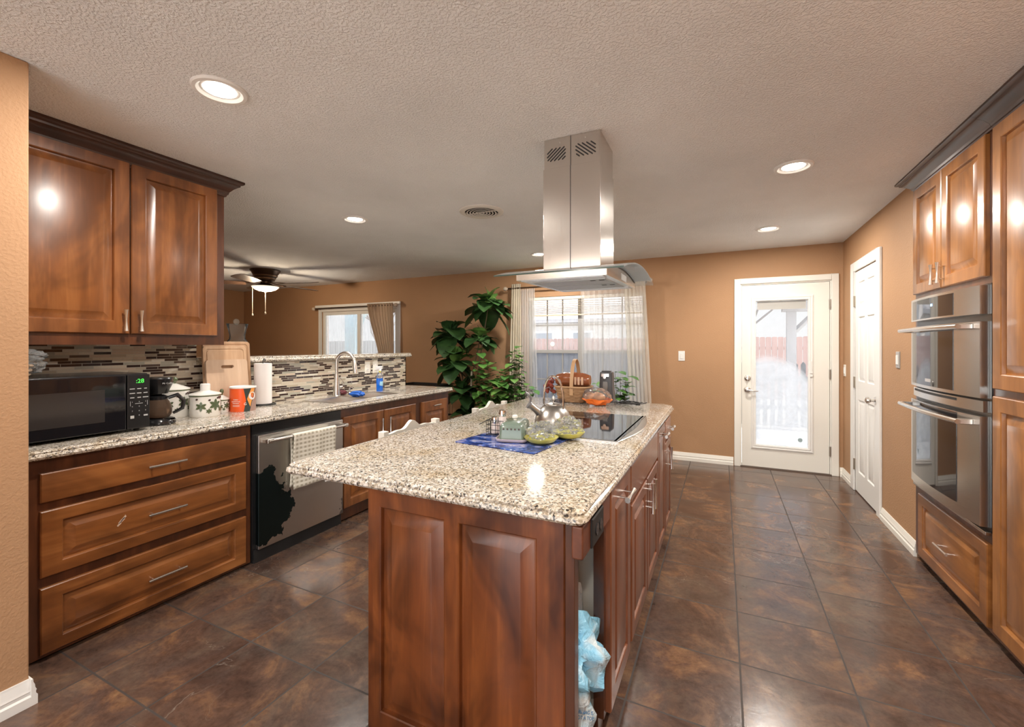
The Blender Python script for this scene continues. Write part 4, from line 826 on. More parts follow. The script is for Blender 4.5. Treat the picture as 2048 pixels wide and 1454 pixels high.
ou = thing('island_outlet', (BX1+.0225, 1.305, .822), None, None); ou.name = 'power_outlet'; ou.parent = None
tag(ou, 'black power outlet mounted sideways on the island rail above the niche', 'outlet'); fr = FR((BX1+.0225, 1.305, .822), (0, 1, 0), (0, 0, 1), (1, 0, 0))
b = MB(); b.loft([ringrect(fr, -.065+i, .065-i, -.042+i, .042-i, h) for i, h in ((0, 0), (0, .004), (.004, .007))]); part('cover_plate', b, M_blackm, ou, sm=20)
for uu in (-.022, .022):
    b = MB(); b.loft([[fr.p(uu+.016*math.cos(a), .018*math.sin(a), h) for a in [2*PI*k/16 for k in range(16)]] for h in (.007, .010)]); part('socket', b, M_black, ou, sm=20)
def idoor(nm, y0, y1, z0, z1, stile=.05, handle=None, mt=None, slab=False, lab=None):
    fr = FR((fx, y0, z0), (0, 1, 0), (0, 0, 1), (1, 0, 0)); b = MB(); ww, hh = y1-y0, z1-z0
    if slab: b.loft([ringrect(fr, i, ww-i, i, hh-i, h) for i, h in ((0, 0), (0, .016), (.004, .020))])
    else: panelled(b, fr, ww, hh, .020, [(stile, ww-stile, stile, hh-stile)], rise=.034)
    d = part(nm, b, mt or isl_door, t, sm=20, label=lab)
    for (hy, hz, ax, L) in ([handle] if handle else []):
        b = MB(); flared(b, (fx+.020, hy, hz), ax, L, (1, 0, 0), r=.007, so=.034); part('handle', b, M_nickel, d)
idoor('door', 1.515, 1.868, .095, .862, .06, (1.69, .80, (0, 1, 0), .13), lab='tall pull-out door with horizontal handle')
idoor('drawer_front', 1.885, 2.728, .70, .858, slab=True, mt=isl_doory, lab='plain wide false drawer front under the cooktop')
idoor('door', 1.905, 2.318, .105, .682, .055, (2.285, .60, (0, 0, 1), .15)); idoor('door', 2.332, 2.728, .105, .682, .055, (2.365, .60, (0, 0, 1), .15))
idoor('door', 2.745, 3.10, .105, .850, .05, (2.92, .80, (0, 1, 0), .13), lab='narrow pull-out door with horizontal handle')
idoor('drawer', 3.125, 3.45, .72, .850, slab=True, mt=isl_doory, handle=(3.29, .785, (0, 1, 0), .12)); idoor('door', 3.125, 3.45, .105, .70, .05, (3.17, .60, (0, 0, 1), .15))
# trash bag in niche
t = thing('trash_bin', (-.60, 1.37, 0), 'trash bin lined with clear plastic inside the island niche', 'trash bin')
b = MB(); R = []
for z, s in ((.0, .84), (.05, .86), (.36, 1), (.38, 1.04), (.38, .98), (.02, .80)): R.append([V(-.60+q[0]*.155*s, 1.37+q[1]*.125*s, z) for q in ((-1, -1), (1, -1), (1, 1), (-1, 1))])
b.loft(R); part('bin', b, mat('bin_grey', (.25, .25, .26), .4), t, sm=20)
def crumple(b, c, r, seed, amp, flat=None, sub=4, fr_=2.4): return b.blob(c, r, amp, fr_, sub, seed, flat)
b = MB()
def liner(u, v):
    a = u*2*PI; rx, ry = .172+.012*math.sin(a*5+v*6)+.01*v, .138+.008*math.sin(a*7+v*4)
    sq = 1/max(abs(math.cos(a)), abs(math.sin(a)))**.75
    z = .10+.42*v - .0 + .05*v*math.sin(a*3+1)+.02*math.sin(a*8)*v
    return V(-.60+rx*math.cos(a)*sq*.93, min(1.37+ry*math.sin(a)*sq*.93, 1.522), z)
b.sheet(64, 12, liner); part('plastic_liner', b, glass('bin_liner', (.93, .95, .97), .30, dens=.22, rough=.15), t, sm=60)
def bagm():
    m, n, b = newmat('blue_bag'); a = noise_(n, coords(n), 6, 3, .5); r = ramp(n, [(.50, (.27, .60, .82)), (.60, (.70, .80, .84))]); n.links.new(a, r.inputs[0]); n.links.new(r.outputs[0], b.inputs['Base Color']); b.inputs['Roughness'].default_value = .3
    b.inputs['Subsurface Weight'].default_value = .0; cr_ = noise_(n, coords(n), 22, 4, .6, 2.0); bump(n, b, cr_, .8, .012); return m
t2 = thing('plastic_grocery_bag', (-.47, 1.39, .20), 'crumpled light blue plastic bag hanging over the rim of the trash bin', 'plastic bag')
b = MB(); crumple(b, (-.475, 1.375, .36), (.125, .125, .13), 5, .55); crumple(b, (-.455, 1.33, .20), (.085, .10, .15), 11, .45); part('bag', b, bagm(), t2, sm=75)
b = MB(); b.tube([(-.52, 1.36, .44), (-.50, 1.33, .50), (-.47, 1.30, .54), (-.45, 1.32, .50), (-.43, 1.36, .42)], [.02, .018, .012, .02, .03], 8, flat=.4); part('bag_handle', b, mat('bag_blue', (.30, .66, .86), .3), t2)
b = MB(); crumple(b, (-.405, 1.29, .11), (.03, .03, .035), 3, .5, sub=3); part('red_print', b, M_red, t2, sm=45)
for k, s in enumerate(('THIS BAG IS', 'NOT A TOY')): text('bag_print', s, .013, (-.375, 1.285+.004*k, .262-.020*k), facing((.75, -.6, .25), (.25, .3, 1)), mat('ink_blue', (.03, .2, .45), .5), t2)
# cooktop (front right corner bevelled by a curve)
t = thing('cooktop', (-.68, 2.43, CT), 'black glass cooktop with steel rim set into the island', 'cooktop')
def cook(o, z):
    pts = [V(-.965-o, 2.03-o, z), V(-.43, 2.03-o, z)]
    for k in range(9): u = k/8; pts.append(V(-.43+.055*math.sin(u*PI)+o, 2.03+.81*u, z))
    pts += [V(-.43, 2.84+o, z), V(-.965-o, 2.84+o, z)]; return pts
b = MB(); b.loft([cook(0, CT), cook(0, CT+.007), cook(-.003, CT+.009)], True, True); part('steel_rim', b, M_steely, t, sm=20)
b = MB(); b.loft([[V(min(p.x, -.43+(p.x+.43)*.6-.012) if p.x > -.5 else p.x, p.y, p.z) for p in cook(-.015, zz)] for zz in (CT+.0091, CT+.0098)]); part('glass_top', b, M_bglass, t, sm=20)
b = MB()
for (xx, yy, rr) in ((-.80, 2.22, .09), (-.80, 2.62, .075), (-.58, 2.24, .07), (-.58, 2.62, .095)): b.lathe([(rr, .0087), (rr+.0015, .0088)], (xx, yy, CT), 40, cap0=False, cap1=False)
part('burner_marks', b, mat('burner_grey', (.10, .10, .10), .3), t)
# placemat
def matm():
    m, n, b = newmat('blue_marble'); a = noise_(n, coords(n, (1, 1.4, 1)), 7, 6, .65, 1.6); r = ramp(n, [(.30, (.012, .012, .04)), (.42, (.018, .035, .16)), (.50, (.04, .10, .38)), (.56, (.22, .24, .46)), (.63, (.55, .55, .62)), (.75, (.14, .12, .16))]); n.links.new(a, r.inputs[0]); n.links.new(r.outputs[0], b.inputs['Base Color']); b.inputs['Roughness'].default_value = .08; return m
b = MB(); R = [(-1.118, 1.725), (-.70, 1.672), (-.655, 2.03), (-1.075, 2.065)]
b.loft([[V(x, y, z) for x, y in R] for z in (CT+.0005, CT+.006)]); part('glass_cutting_mat', b, matm(), sm=0, bevel=.002, label='blue and purple marbled glass board on the island holding the butter dish', cat='cutting mat'); ZM = CT+.0062
# butter dish
t = thing('butter_dish', (-.895, 1.895, ZM), 'sage green ceramic butter dish with a white knob on a pink tray', 'butter dish')
M = Matrix.Rotation(math.radians(14), 3, 'Z'); c0 = V(-.895, 1.905, ZM)
def rr3(w_, d_, r, z): return [c0+M @ V(x, y-d_/2, z) for x, y in rrect(w_, d_, r, 4)]
b = MB(); b.loft([rr3(.13, .20, .02, .0), rr3(.145, .215, .025, .006), rr3(.152, .222, .03, .016), rr3(.146, .216, .026, .016), rr3(.136, .206, .02, .008)]); part('tray', b, M_pink, t, sm=40)
b = MB(); b.loft([rr3(.120, .185, .014, .009), rr3(.112, .178, .014, .070), rr3(.100, .168, .018, .082), rr3(.07, .14, .02, .088)])
b.mi = 1
for k in range(5): b.poly([c0+M @ V(-.036+k*.018+.0042*math.cos(a), -.0955+.0004*0, .060+.0048*math.sin(a)) for a in [j*PI/5 for j in range(10)]])
part('cover', b, [M_sage, M_dots], t, sm=40)
b = MB(); b.lathe([(.008, .086), (.007, .092), (.014, .098), (.015, .106), (.008, .113), (.0001, .114)], c0, 18); part('knob', b, M_porc, t)
# wire caddy with shakers
t = thing('wire_caddy', (-1.01, 1.955, ZM), 'small black wire caddy behind the butter dish', 'caddy'); cx, cy = -1.005, 1.95
b = MB(); a0, a1 = cx-.05, cx+.05; b0, b1 = cy-.04, cy+.04
for z in (.003, .028, .052, .074): b.tube([(a0, b0, ZM+z), (a1, b0, ZM+z), (a1, b1, ZM+z), (a0, b1, ZM+z)], .0016, 6, closed=True)
for k in range(5):
    xx = a0+(a1-a0)*k/4
    for yy in (b0, b1): b.tube([(xx, yy, ZM+.002), (xx, yy, ZM+.075)], .0015, 6)
for k in range(1, 4):
    yy = b0+(b1-b0)*k/4
    for xx in (a0, a1): b.tube([(xx, yy, ZM+.002), (xx, yy, ZM+.075)], .0015, 6)
    b.tube([(a0, yy, ZM+.003), (a1, yy, ZM+.003)], .0015, 6)
b.tube([(a0, cy, ZM+.074), (a0-.035, cy-.02, ZM+.055), (a0-.045, cy-.03, ZM+.048)], .002, 6); part('wire_frame', b, M_blackm, t)
def shaker(x, y, lab, h=.085):
    t = thing('shaker', (x, y, ZM+.005), lab, 'shaker', 'shakers in the wire caddy'); b = MB(); b.lathe([(.0001, 0), (.019, 0), (.019, h-.02), (.015, h-.008)], (x, y, ZM+.005), 16); part('jar', b, mat('salt_glass', (.70, .60, .56), .15), t)
    b = MB(); b.lathe([(.018, h-.012), (.020, h+.006), (.017, h+.018), (.0001, h+.022)], (x, y, ZM+.005), 18); part('cap', b, M_chrome, t)
shaker(-.985, 1.95, 'taller silver capped shaker standing in the wire caddy', .10); shaker(-1.030, 1.955, 'shorter silver capped shaker at the left of the caddy', .062)
# yellow bowls with cling film
def ybowl(x, y, z, lab, k):
    t = thing('yellow_bowl', (x, y, z), lab, 'bowl', 'yellow bowls under plastic wrap'); b = MB(); b.lathe([(.0001, 0), (.045, 0), (.066, .010), (.078, .024), (.080, .027), (.076, .026), (.062, .013), (.0001, .005)], (x, y, z), 36); part('bowl', b, M_yellow, t, sm=50)
    b = MB(); crumple(b, (x, y, z+.055), (.060, .060, .040), 3+k*4, .50, flat=-.038, fr_=3.0); part('plastic_wrap', b, M_cling, t, sm=25)
ybowl(-.748, 1.872, ZM, 'front yellow bowl covered by crumpled plastic wrap', 0); ybowl(-.742, 2.105-.085+.01, ZM, 'rear yellow bowl with plastic wrap beside the kettle', 1) if 0 else ybowl(-.668, 2.022, CT+.0095, 'rear yellow bowl with plastic wrap in front of the kettle', 1)
# kettle
t = thing('kettle', (-.775, 2.16, CT+.0095), 'brushed steel whistling kettle on the cooktop corner', 'kettle'); kx, ky, kz = -.80, 2.175, CT+.0095
M_kettle = steel('kettle_steel', 'z', (.42, .40, .37), .30)
b = MB(); b.lathe([(.0001, 0), (.094, 0), (.100, .008), (.101, .03), (.094, .065), (.078, .098), (.056, .122), (.040, .130), (.0001, .130)], (kx, ky, kz), 40); part('body', b, M_kettle, t, sm=60)
b = MB(); b.lathe([(.042, .128), (.040, .134), (.020, .140), (.0001, .141)], (kx, ky, kz), 28); b.lathe([(.005, .14), (.004, .150), (.010, .158), (.006, .172), (.0001, .178)], (kx, ky, kz), 14); part('lid', b, M_kettle, t)
u = V(-.80, -.60, 0).normalized(); b = MB(); p0 = V(kx, ky, kz)+u*.070+V(0, 0, .085); p1 = p0+u*.055+V(0, 0, .045); b.tube([p0, p0+(p1-p0)*.5, p1], [.022, .017, .0165], 16); part('spout', b, M_kettle, t)
b = MB(); b.tube([p1, p1+u*.008+V(0, 0, .006)], [.021, .021], 16); b.tube([p1+u*.0+V(0, 0, .014), p1+V(0, 0, .035)-u*.004, p1+V(0, 0, .060)+u*.012, p1+V(0, 0, .072)+u*.024], [.008, .010, .009, .004], 10, flat=.6); part('whistle_cap', b, mat('kettle_grey', (.20, .20, .21), .35, .4), t)
hh = V(.96, -.28, 0); b = MB(); pts = []
for k in range(17): a = k/16*PI; pts.append(V(kx, ky, kz+.115)+hh*(-math.cos(a))*.062*(1+.12*math.sin(a))+V(0, 0, .165*math.sin(a)**.75))
b.tube(pts, .0055, 10); part('handle', b, M_chrome, t)
# basket with bread loaf
bc = V(-1.075, 3.40, CT)
t = thing('wicker_basket', bc, 'brown woven basket with a tall arched handle at the far end of the island', 'basket')
M_wick = wood('wicker', 'x', (.20, .10, .045), (.42, .25, .13), (.55, .36, .20), rough=.6, coat=0, blotch=.3)
b = MB(); rows = 9; R = []
def bring(ax_, ay_, z, row):
    out = []
    for k in range(72):
        a = 2*PI*k/72; c_, s_ = math.cos(a), math.sin(a); q = (abs(c_)**4+abs(s_)**4)**-.25
        wv = .0035*math.sin(k*PI/3+row*PI); out.append(bc+V((ax_+wv)*c_*q, (ay_+wv)*s_*q, z))
    return out
for i in range(rows*3+1):
    f = i/(rows*3); row = int(i/3); k = i % 3; e = (0, .004, .004)[k]; R.append(bring(.110+.030*f+e, .085+.018*f+e, .002+.118*f, row))
R2 = [bring(.110+.030*f-.008, .085+.018*f-.008, .006+.114*f, 0) for f in (1, .5, 0)]
b.loft(R+R2); part('woven_body', b, M_wick, t, sm=60)
b = MB(); b.tube([bc+V(.143*math.cos(a)*((abs(math.cos(a))**4+abs(math.sin(a))**4)**-.25), .106*math.sin(a)*((abs(math.cos(a))**4+abs(math.sin(a))**4)**-.25), .122) for a in [2*PI*k/40 for k in range(40)]], .007, 8, closed=True); part('rim', b, M_wick, t)
b = MB(); pts = []
for k in range(21): a = k/20*PI; pts.append(bc+V(.012, -.108*math.cos(a)*(1-.1*math.sin(a)), .06+.28*math.sin(a)**.7))
R = []
for i, p in enumerate(pts):
    tg = (pts[min(i+1, 20)]-pts[max(i-1, 0)]).normalized(); nn = tg.cross(V(1, 0, 0)).normalized()
    R.append([p+V(-.014, 0, 0)-nn*.002, p+V(.014, 0, 0)-nn*.002, p+V(.014, 0, 0)+nn*.002, p+V(-.014, 0, 0)+nn*.002])
b.loft(R); part('handle', b, mat('handle_wood', (.48, .29, .15), .5), t, sm=30)
t = thing('bread_loaf', bc+V(0, 0, .125), 'packaged sliced bread loaf in brown wrapping lying in the basket', 'bread')
c0 = bc+V(-.005, -.01, .172); b = MB(); R = []
for k in range(15):
    u = k/14; s = min(1, math.sin(max(.02, min(.98, u))*PI)**.14); x = -.135+.275*u
    R.append([c0+V(x, .060*s*math.cos(a)*(1+.02*math.sin(k*2.1)), .056*s*(math.sin(a)+(.15 if math.sin(a) > 0 else 0))*(1+.03*math.sin(k*1.7+a))) for a in [2*PI*j/20 for j in range(20)]])
b.loft(R); part('loaf', b, mat('bread_wrap', (.24, .075, .030), .18, coat=.6), t, sm=60)
b = MB()
for k, (xa, cc) in enumerate(((.035, M_red), (.060, M_dots), (.085, M_paper), (.108, M_org2))):
    pass
for xa in (.030, .058, .086): b.box(c0.x+xa, c0.x+xa+.016, c0.y-.0635, c0.y-.0600, c0.z-.03, c0.z+.030)
part('printed_stripes', b, mat('stripe_print', (.62, .40, .26), .4), t, sm=0)
b = MB(); b.tube([c0+V(-.132, 0, 0), c0+V(-.16, 0, -.002), c0+V(-.19, 0, .012)], [.022, .008, .030], 8, flat=.4); part('gathered_end', b, mat('wrap_end', (.35, .07, .04), .3), t)
# buns bag
t = thing('bun_bag', (-.85, 3.30, CT), 'orange printed clear bag of buns in front of the basket', 'bread bag')
b = MB(); 
for (dx, dy) in ((-.045, .01), (.035, -.01), (.0, .05)): b.blob((-.865+dx, 3.265+dy, CT+.055), (.045, .045, .040), .06, 2, 3, 2)
part('buns', b, mat('bun', (.50, .24, .10), .6), t, sm=60)
def bunm():
    m = glass('bun_plastic', (.97, .93, .90), .35, dens=.10, rough=.15); n = m.node_tree; out = n.nodes['Material Output']; last = out.inputs[0].links[0].from_socket
    tcn = N(n, 'ShaderNodeTexCoord'); sp = N(n, 'ShaderNodeSeparateXYZ'); n.links.new(tcn.outputs['Object'], sp.inputs[0]); a = noise_(n, coords(n), 9, 2, .5)
    k = math_(n, 'LESS_THAN', math_(n, 'ADD', sp.outputs[2], math_(n, 'MULTIPLY', a, .03)), .066); p = N(n, 'ShaderNodeBsdfPrincipled'); p.inputs['Base Color'].default_value = (.88, .20, .03, 1); p.inputs['Roughness'].default_value = .25
    mx = N(n, 'ShaderNodeMixShader'); n.links.new(k, mx.inputs[0]); n.links.new(last, mx.inputs[1]); n.links.new(p.outputs[0], mx.inputs[2]); n.links.new(mx.outputs[0], out.inputs[0]); return m
b = MB(); b.blob((-.855, 3.27, CT+.064), (.105, .085, .066), .22, 2.6, 4, 7, flat=-.0635); part('printed_wrap', b, bunm(), t, sm=50)
# can opener
t = thing('can_opener', (-.83, 3.50, CT), 'dark grey electric can opener standing right of the basket', 'can opener'); M_open = mat('opener_grey', (.055, .055, .06), .35)
b = MB(); ox, oy = -.83, 3.49; R = []
for z, wx, wy in ((0, .062, .055), (.02, .060, .052), (.12, .052, .046), (.20, .050, .045), (.235, .048, .043), (.24, .044, .040)): R.append([V(ox+p[0], oy+p[1]-wy, CT+z) for p in rrect(wx*2, wy*2, .014, 4)])
b.loft(R); part('body', b, M_open, t, sm=30)
b = MB(); b.loft([[V(ox+wx, oy-.058+dd, CT+z) for wx, z in ((-.012, .07), (.012, .07), (.020, .13), (.017, .165), (-.017, .165), (-.020, .13))] for dd in (0, .014)]); part('front_badge', b, mat('opener_badge', (.20, .19, .18), .3, .4), t, sm=0)
b = MB(); b.box(ox-.03, ox+.03, oy-.065, oy-.03, CT+.205, CT+.228); b.tube([(ox-.005, oy-.062, CT+.20), (ox-.005, oy-.05, CT+.20)], .012, 14); part('cutting_head', b, M_chrome, t, sm=30)
b = MB(); b.box(ox-.035, ox+.035, oy-.035, oy+.01, CT+.240, CT+.250); part('lever', b, M_open, t, sm=0, bevel=.004)
# cord
b = MB(); pts = []
for k in range(60): a = k*.62; r = .045+.012*math.sin(k*.9); pts.append(V(-.66+r*1.9*math.cos(a)+.0008*k, 3.42+r*.85*math.sin(a)+.03*math.sin(k*.3), CT+.005+.004*(k % 4)))
pts = [V(-.775, 3.47, CT+.004), V(-.72, 3.45, CT+.004)]+pts+[V(-.60, 3.40, CT+.005), V(-.575, 3.385, CT+.008)]
b.tube(pts, .0028, 6); b.box(-.585, -.555, 3.375, 3.393, CT+.002, CT+.016); part('tangled_cable', b, M_blackm, sm=50, label='tangled black power cord lying beside the can opener', cat='cord')
# dried flower in small glass
t = thing('dried_flower', (-1.245, 3.36, CT), 'dark red dried rose in a small clear holder left of the basket', 'flower')
b = MB(); b.lathe([(.0001, 0), (.035, 0), (.030, .006), (.006, .012), (.005, .04), (.018, .06), (.026, .09), (.024, .09), (.016, .06), (.0001, .045)], (-1.235, 3.37, CT), 20); part('glass_holder', b, M_vase, t)
M_rose = mat('dried_rose', (.22, .04, .025), .8); b = MB(); random.seed(3)
for k in range(16):
    a = k*2.4; r = .012+.0022*k; c = V(-1.262+r*math.cos(a), 3.35+r*.8*math.sin(a), CT+.115+.04*math.sin(k*1.3)); b.blob(c, (.016, .013, .016), .5, 3, 2, k)
part('petals', b, M_rose, t, sm=60)
b = MB(); b.tube([(-1.255, 3.35, CT+.11), (-1.245, 3.36, CT+.07), (-1.237, 3.37, CT+.045)], .0025, 6); part('stem', b, M_stem, t)
# whisk-like wires next to kettle handle
b = MB()
for k in range(6): b.tube([V(-1.16+.05*math.cos(a)*(1-.1*k), 3.28+.03*math.sin(a+k*.2), CT+.006+.0035*k+.006*math.sin(a*2+k)) for a in [2*PI*j/20 for j in range(20)]], .0018, 6, closed=True)
part('wire_trivet', b, mat('wire_dark', (.12, .11, .12), .3, .7), sm=60, label='loose coil of dark wire lying left of the basket near the flower', cat='wire')
# ------------------------------------------------------------------ island chairs
def chair(first=[None]):
    t = thing('counter_chair', (0, 0, 0), 'white chair', 'chair', 'white chairs tucked under the island overhang'); w_ = .235
    def P(name, b, **k): return part(name, b, M_chairw, t, world=False, **k)
    for s in (-1, 1):
        b = MB(); b.box(-.035, .005, s*w_-.02, s*w_+.02, 0, .905); P('leg', b, bevel=.003)
        b = MB(); b.tube([(.36, s*w_*.9, .44), (.38, s*w_*.95, 0)], [.020, .013], 12); P('leg', b)
    b = MB(); n_ = 40; T, Bt = [], []
    for k in range(n_+1):
        u = k/n_*2-1; z = .885+.035*math.exp(-(u/.38)**2)+.012*math.cos(u*PI*3.0)*(1-abs(u)); T.append((u*(w_-.02), z)); Bt.append((u*(w_-.02), .80+.045*math.exp(-(u/.22)**2)))
    for d0, d1 in (((-.027), (-.005)),):
        for i in range(n_):
            q = [(T[i], T[i+1], Bt[i+1], Bt[i])]
            for A_, B_, C_, D_ in q:
                for d in (d0, d1): b.quad(V(d, *A_), V(d, *B_), V(d, *C_), V(d, *D_))
                b.quad(V(d0, *A_), V(d1, *A_), V(d1, *B_), V(d0, *B_)); b.quad(V(d0, *D_), V(d1, *D_), V(d1, *C_), V(d0, *C_))
    P('crest_rail', b, sm=30)
    b = MB()
    for k in range(-2, 3): b.box(-.022, -.010, k*.075-.014, k*.075+.014, .50, .81)
    P('back_slats', b, sm=0, bevel=.002)
    b = MB(); b.box(-.028, -.004, -w_+.02, w_-.02, .47, .50); P('back_rail', b, sm=0)
    b = MB(); b.box(-.005, .41, -w_-.01, w_+.01, .44, .468); P('seat', b, bevel=.008)
    b = MB(); b.box(.0, .38, -w_+.02, w_-.02, .40, .439); P('seat_apron', b, sm=0)
    return t
c1 = chair(); c1.location = (-1.62, 2.06, 0); c1['label'] = 'white scalloped chair nearer the camera at the left side of the island'
c2 = copy_tree(c1); c2.location = (-1.62, 3.03, 0); c2['label'] = 'white scalloped chair further back at the left side of the island, near the plants'
# ------------------------------------------------------------------ hood
t = thing('range_hood', (-.695, 2.295, 1.69), 'stainless island range hood with curved glass canopy hanging from the ceiling', 'range hood')
hx0, hx1, hy0, hy1 = -.847, -.543, 2.15, 2.44
def gz(y): # canopy arch height
    u = (y-1.90)/(2.79-1.90); return 1.703+.032*u+.058*4*u*(1-u)*(1.0)
b = MB(); b.box(hx0+.004, hx1-.004, hy0+.004, hy1-.004, 2.26, HZ-.001); inn = part('inner_chimney', b, M_hood, t, sm=0, bevel=.002)
def slots(b, fr, w_, h_, flip):
    n_ = 8; th = math.radians(40)
    for i in range(-5, 6):
        # slanted slots clipped to the rectangle
        u0 = i*w_/5.0; p = []
        for k in range(2): pass
        a0 = max(0, -u0/1.0) ; best = []
        for s in [j/20 for j in range(21)]:
            vv = s*h_; uu = u0+vv/math.tan(th)
            if 0.004 <= uu <= w_-.004: best.append((uu, vv))
        if len(best) < 3: continue
        A_, B_ = best[0], best[-1]
        if flip: A_, B_ = (w_-A_[0], A_[1]), (w_-B_[0], B_[1])
        d = V(B_[0]-A_[0], B_[1]-A_[1]); d2 = Vector((d.x, d.y)).normalized(); pr_ = Vector((-d2.y, d2.x))*.0032
        b.loft([[fr.p(q[0]+e*pr_.x+d2.x*o, q[1]+e*pr_.y+d2.y*o, hgt) for q, e, o in ((A_, -1, 0), (A_, 0, -.004), (A_, 1, 0), (B_, 1, 0), (B_, 0, .004), (B_, -1, 0))] for hgt in (.0002, .0012)])
b = MB(); fr = FR((hx0+.018, hy0+.004, 2.325), (1, 0, 0), (0, 0, 1), (0, -1, 0)); slots(b, fr, .108, .062, False); part('vent_slots', b, M_blackm, inn, sm=0); b = MB(); fr = FR((hx0+.172, hy0+.004, 2.325), (1, 0, 0), (0, 0, 1), (0, -1, 0)); slots(b, fr, .112, .062, True); part('vent_slots', b, M_blackm, inn, sm=0)
b = MB()
for xx in (hx0+.09, hx0+.225): b.lathe([(.004, 0), (.004, -.002), (.0001, -.003)], (xx, hy0+.004, 2.415), 10, ax='y')
part('screws', b, M_nickel, inn)
b = MB(); b.box(hx0, hx1, hy0, hy1, 1.725, 2.285); ou_ = part('outer_chimney', b, M_hood, t, sm=0, bevel=.002)
b = MB(); b.box(-.7005, -.6965, hy0-.0012, hy0, 1.73, 2.285); part('seam', b, mat('seam_dark', (.10, .09, .09), .4, .6), ou_, sm=0)
b = MB(); b.box(-.7005, -.6965, hy0+.0028, hy0+.004, 2.2851, HZ-.002); part('seam', b, mat('seam_dark', (.10, .09, .09), .4, .6), inn, sm=0)
# body: flat tray with arched top, slightly tilted
bx0, bx1, by0, by1 = -.935, -.478, 2.005, 2.715
def bz(y): return 1.690+.022*(y-by0)/(by1-by0)
b = MB(); n_ = 16; R = []
for k in range(n_+1):
    y = by0+(by1-by0)*k/n_; zt = gz(y)-.008; zb = bz(y); R.append([V(bx0, y, zb), V(bx1, y, zb), V(bx1, y, zt), V(bx0, y, zt)])
b.loft(R); part('body', b, M_hood, t, sm=20)
b = MB(); n_ = 20; R = []
for k in range(n_+1):
    y = 1.905+(2.79-1.905)*k/n_; z = gz(y); R.append([V(-1.01, y, z-.003), V(-.38, y, z-.003), V(-.38, y, z+.003), V(-1.01, y, z+.003)])
b.loft(R); part('glass_canopy', b, M_hglass, t, sm=20)
for xx in (bx1+.001,):
    b = MB(); R = []
    for k in range(13): y = 2.05+.66*k/12; z = gz(y)-.0075; R.append([V(xx, y, z-.0035), V(xx+.003, y, z-.0035), V(xx+.003, y, z+.003), V(xx, y, z+.003)])
    b.loft(R); part('seal_strip', b, M_blackm, t, sm=20)
b = MB(); b.box(-1.01, -.38, 1.902, 1.9049, gz(1.905)-.0032, gz(1.905)+.0032); part('glass_edge', b, mat('glass_edge', (.05, .08, .07), .15), t, sm=0)
def tilted(b, x0, x1, y0, y1, d0, d1):
    P = [b.v(V(x, y, bz(y)+d)) for x in (x0, x1) for y in (y0, y1) for d in (d0, d1)]
    for q in ((0,1,3,2),(4,6,7,5),(0,4,5,1),(2,3,7,6),(0,2,6,4),(1,5,7,3)): b.f([P[i] for i in q])
M_filter = steel('filter_mesh', 'x', (.42, .42, .42), .4)
for (ya, yb) in ((2.13, 2.35), (2.365, 2.585)):
    b = MB(); tilted(b, -.90, -.515, ya, yb, -.0035, -.0003); f_ = part('grease_filter', b, M_filter, t, sm=0)
    b = MB()
    for k in (0, 1): tilted(b, -.60+k*.045, -.575+k*.045, ya+.03, ya+.055, -.0045, -.0036)
    part('latch', b, M_blackm, f_, sm=0)
b = MB(); tilted(b, bx0+.02, bx1-.02, by0+.015, by0+.085, -.003, -.0003); part('control_strip', b, mat('hood_underside', (.74, .78, .84), .35, .3), t, sm=0)
b = MB(); tilted(b, bx0+.02, bx1-.02, by1-.10, by1-.015, -.003, -.0003); part('lamp_strip', b, mat('hood_under2', (.74, .78, .84), .35, .3), t, sm=0)
b = MB(); b.box(bx1+.0003, bx1+.0012, 2.33, 2.46, 1.712, 1.745); part('rating_label', b, mat('foil_label', (.55, .55, .56), .3, .5), t, sm=0)
# ------------------------------------------------------------------ right side: oven tower & pantry
RF = 1.128
t = thing('oven_cabinet', (1.2, 3.22, 0), 'tall honey stained cabinet surrounding the double wall oven', 'cabinet')
b = MB(); b.box(RF, RF+.02, 3.63, 3.686, .03, 2.39); b.box(RF, RF+.02, 2.765, 2.80, .03, 2.39); b.box(RF, RF+.02, 2.80, 3.63, .44, .497); b.box(RF, RF+.02, 2.80, 3.63, 1.655, 2.39); b.box(RF, RF+.02, 2.80, 3.63, .03, .44)
b.box(RF+.0201, 1.295, 2.767, 3.684, .03, .48); b.box(RF+.0201, 1.295, 2.767, 3.684, 1.665, 2.39); b.box(RF+.02, 1.295, 2.766, 2.795, .48, 1.665); b.box(RF+.02, 1.295, 3.64, 3.685, .48, 1.665); part('carcass', b, frame_w, t, sm=0)
b = MB(); b.box(RF+.03, 1.295, 2.767, 3.684, 0, .03); part('toe_kick', b, M_blackm, t, sm=0)
for (y0, y1, hy) in ((2.815, 3.262, 3.225), (3.272, 3.672, 3.31)):
    fr = FR((RF, y1, 1.69), (0, -1, 0), (0, 0, 1), (-1, 0, 0)); b = MB(); panelled(b, fr, y1-y0, .665, .020, [(.06, y1-y0-.06, .06, .605)], rise=.044); d = part('door', b, ov_w, t, sm=20)
    b = MB(); flared(b, (RF-.020, hy, 1.77), (0, 0, 1), .115, (-1, 0, 0), r=.007); part('handle', b, M_nickel, d)
fr = FR((RF, 3.592, .055), (0, -1, 0), (0, 0, 1), (-1, 0, 0)); b = MB(); panelled(b, fr, .80, .385, .020, [(.065, .735, .06, .325)], rise=.046); d = part('drawer', b, ov_y, t, sm=20)
b = MB(); bar(b, (RF-.020, 3.195, .245), (0, 1, 0), .16, (-1, 0, 0)); part('handle', b, M_nickel, d)
crown('crown_moulding', [(1.30, 3.686, 0, 1), (RF, 3.686, -1, 1), (RF, 2.766, -1, 0)], '', parent=t, h0=2.36, prj=.085)
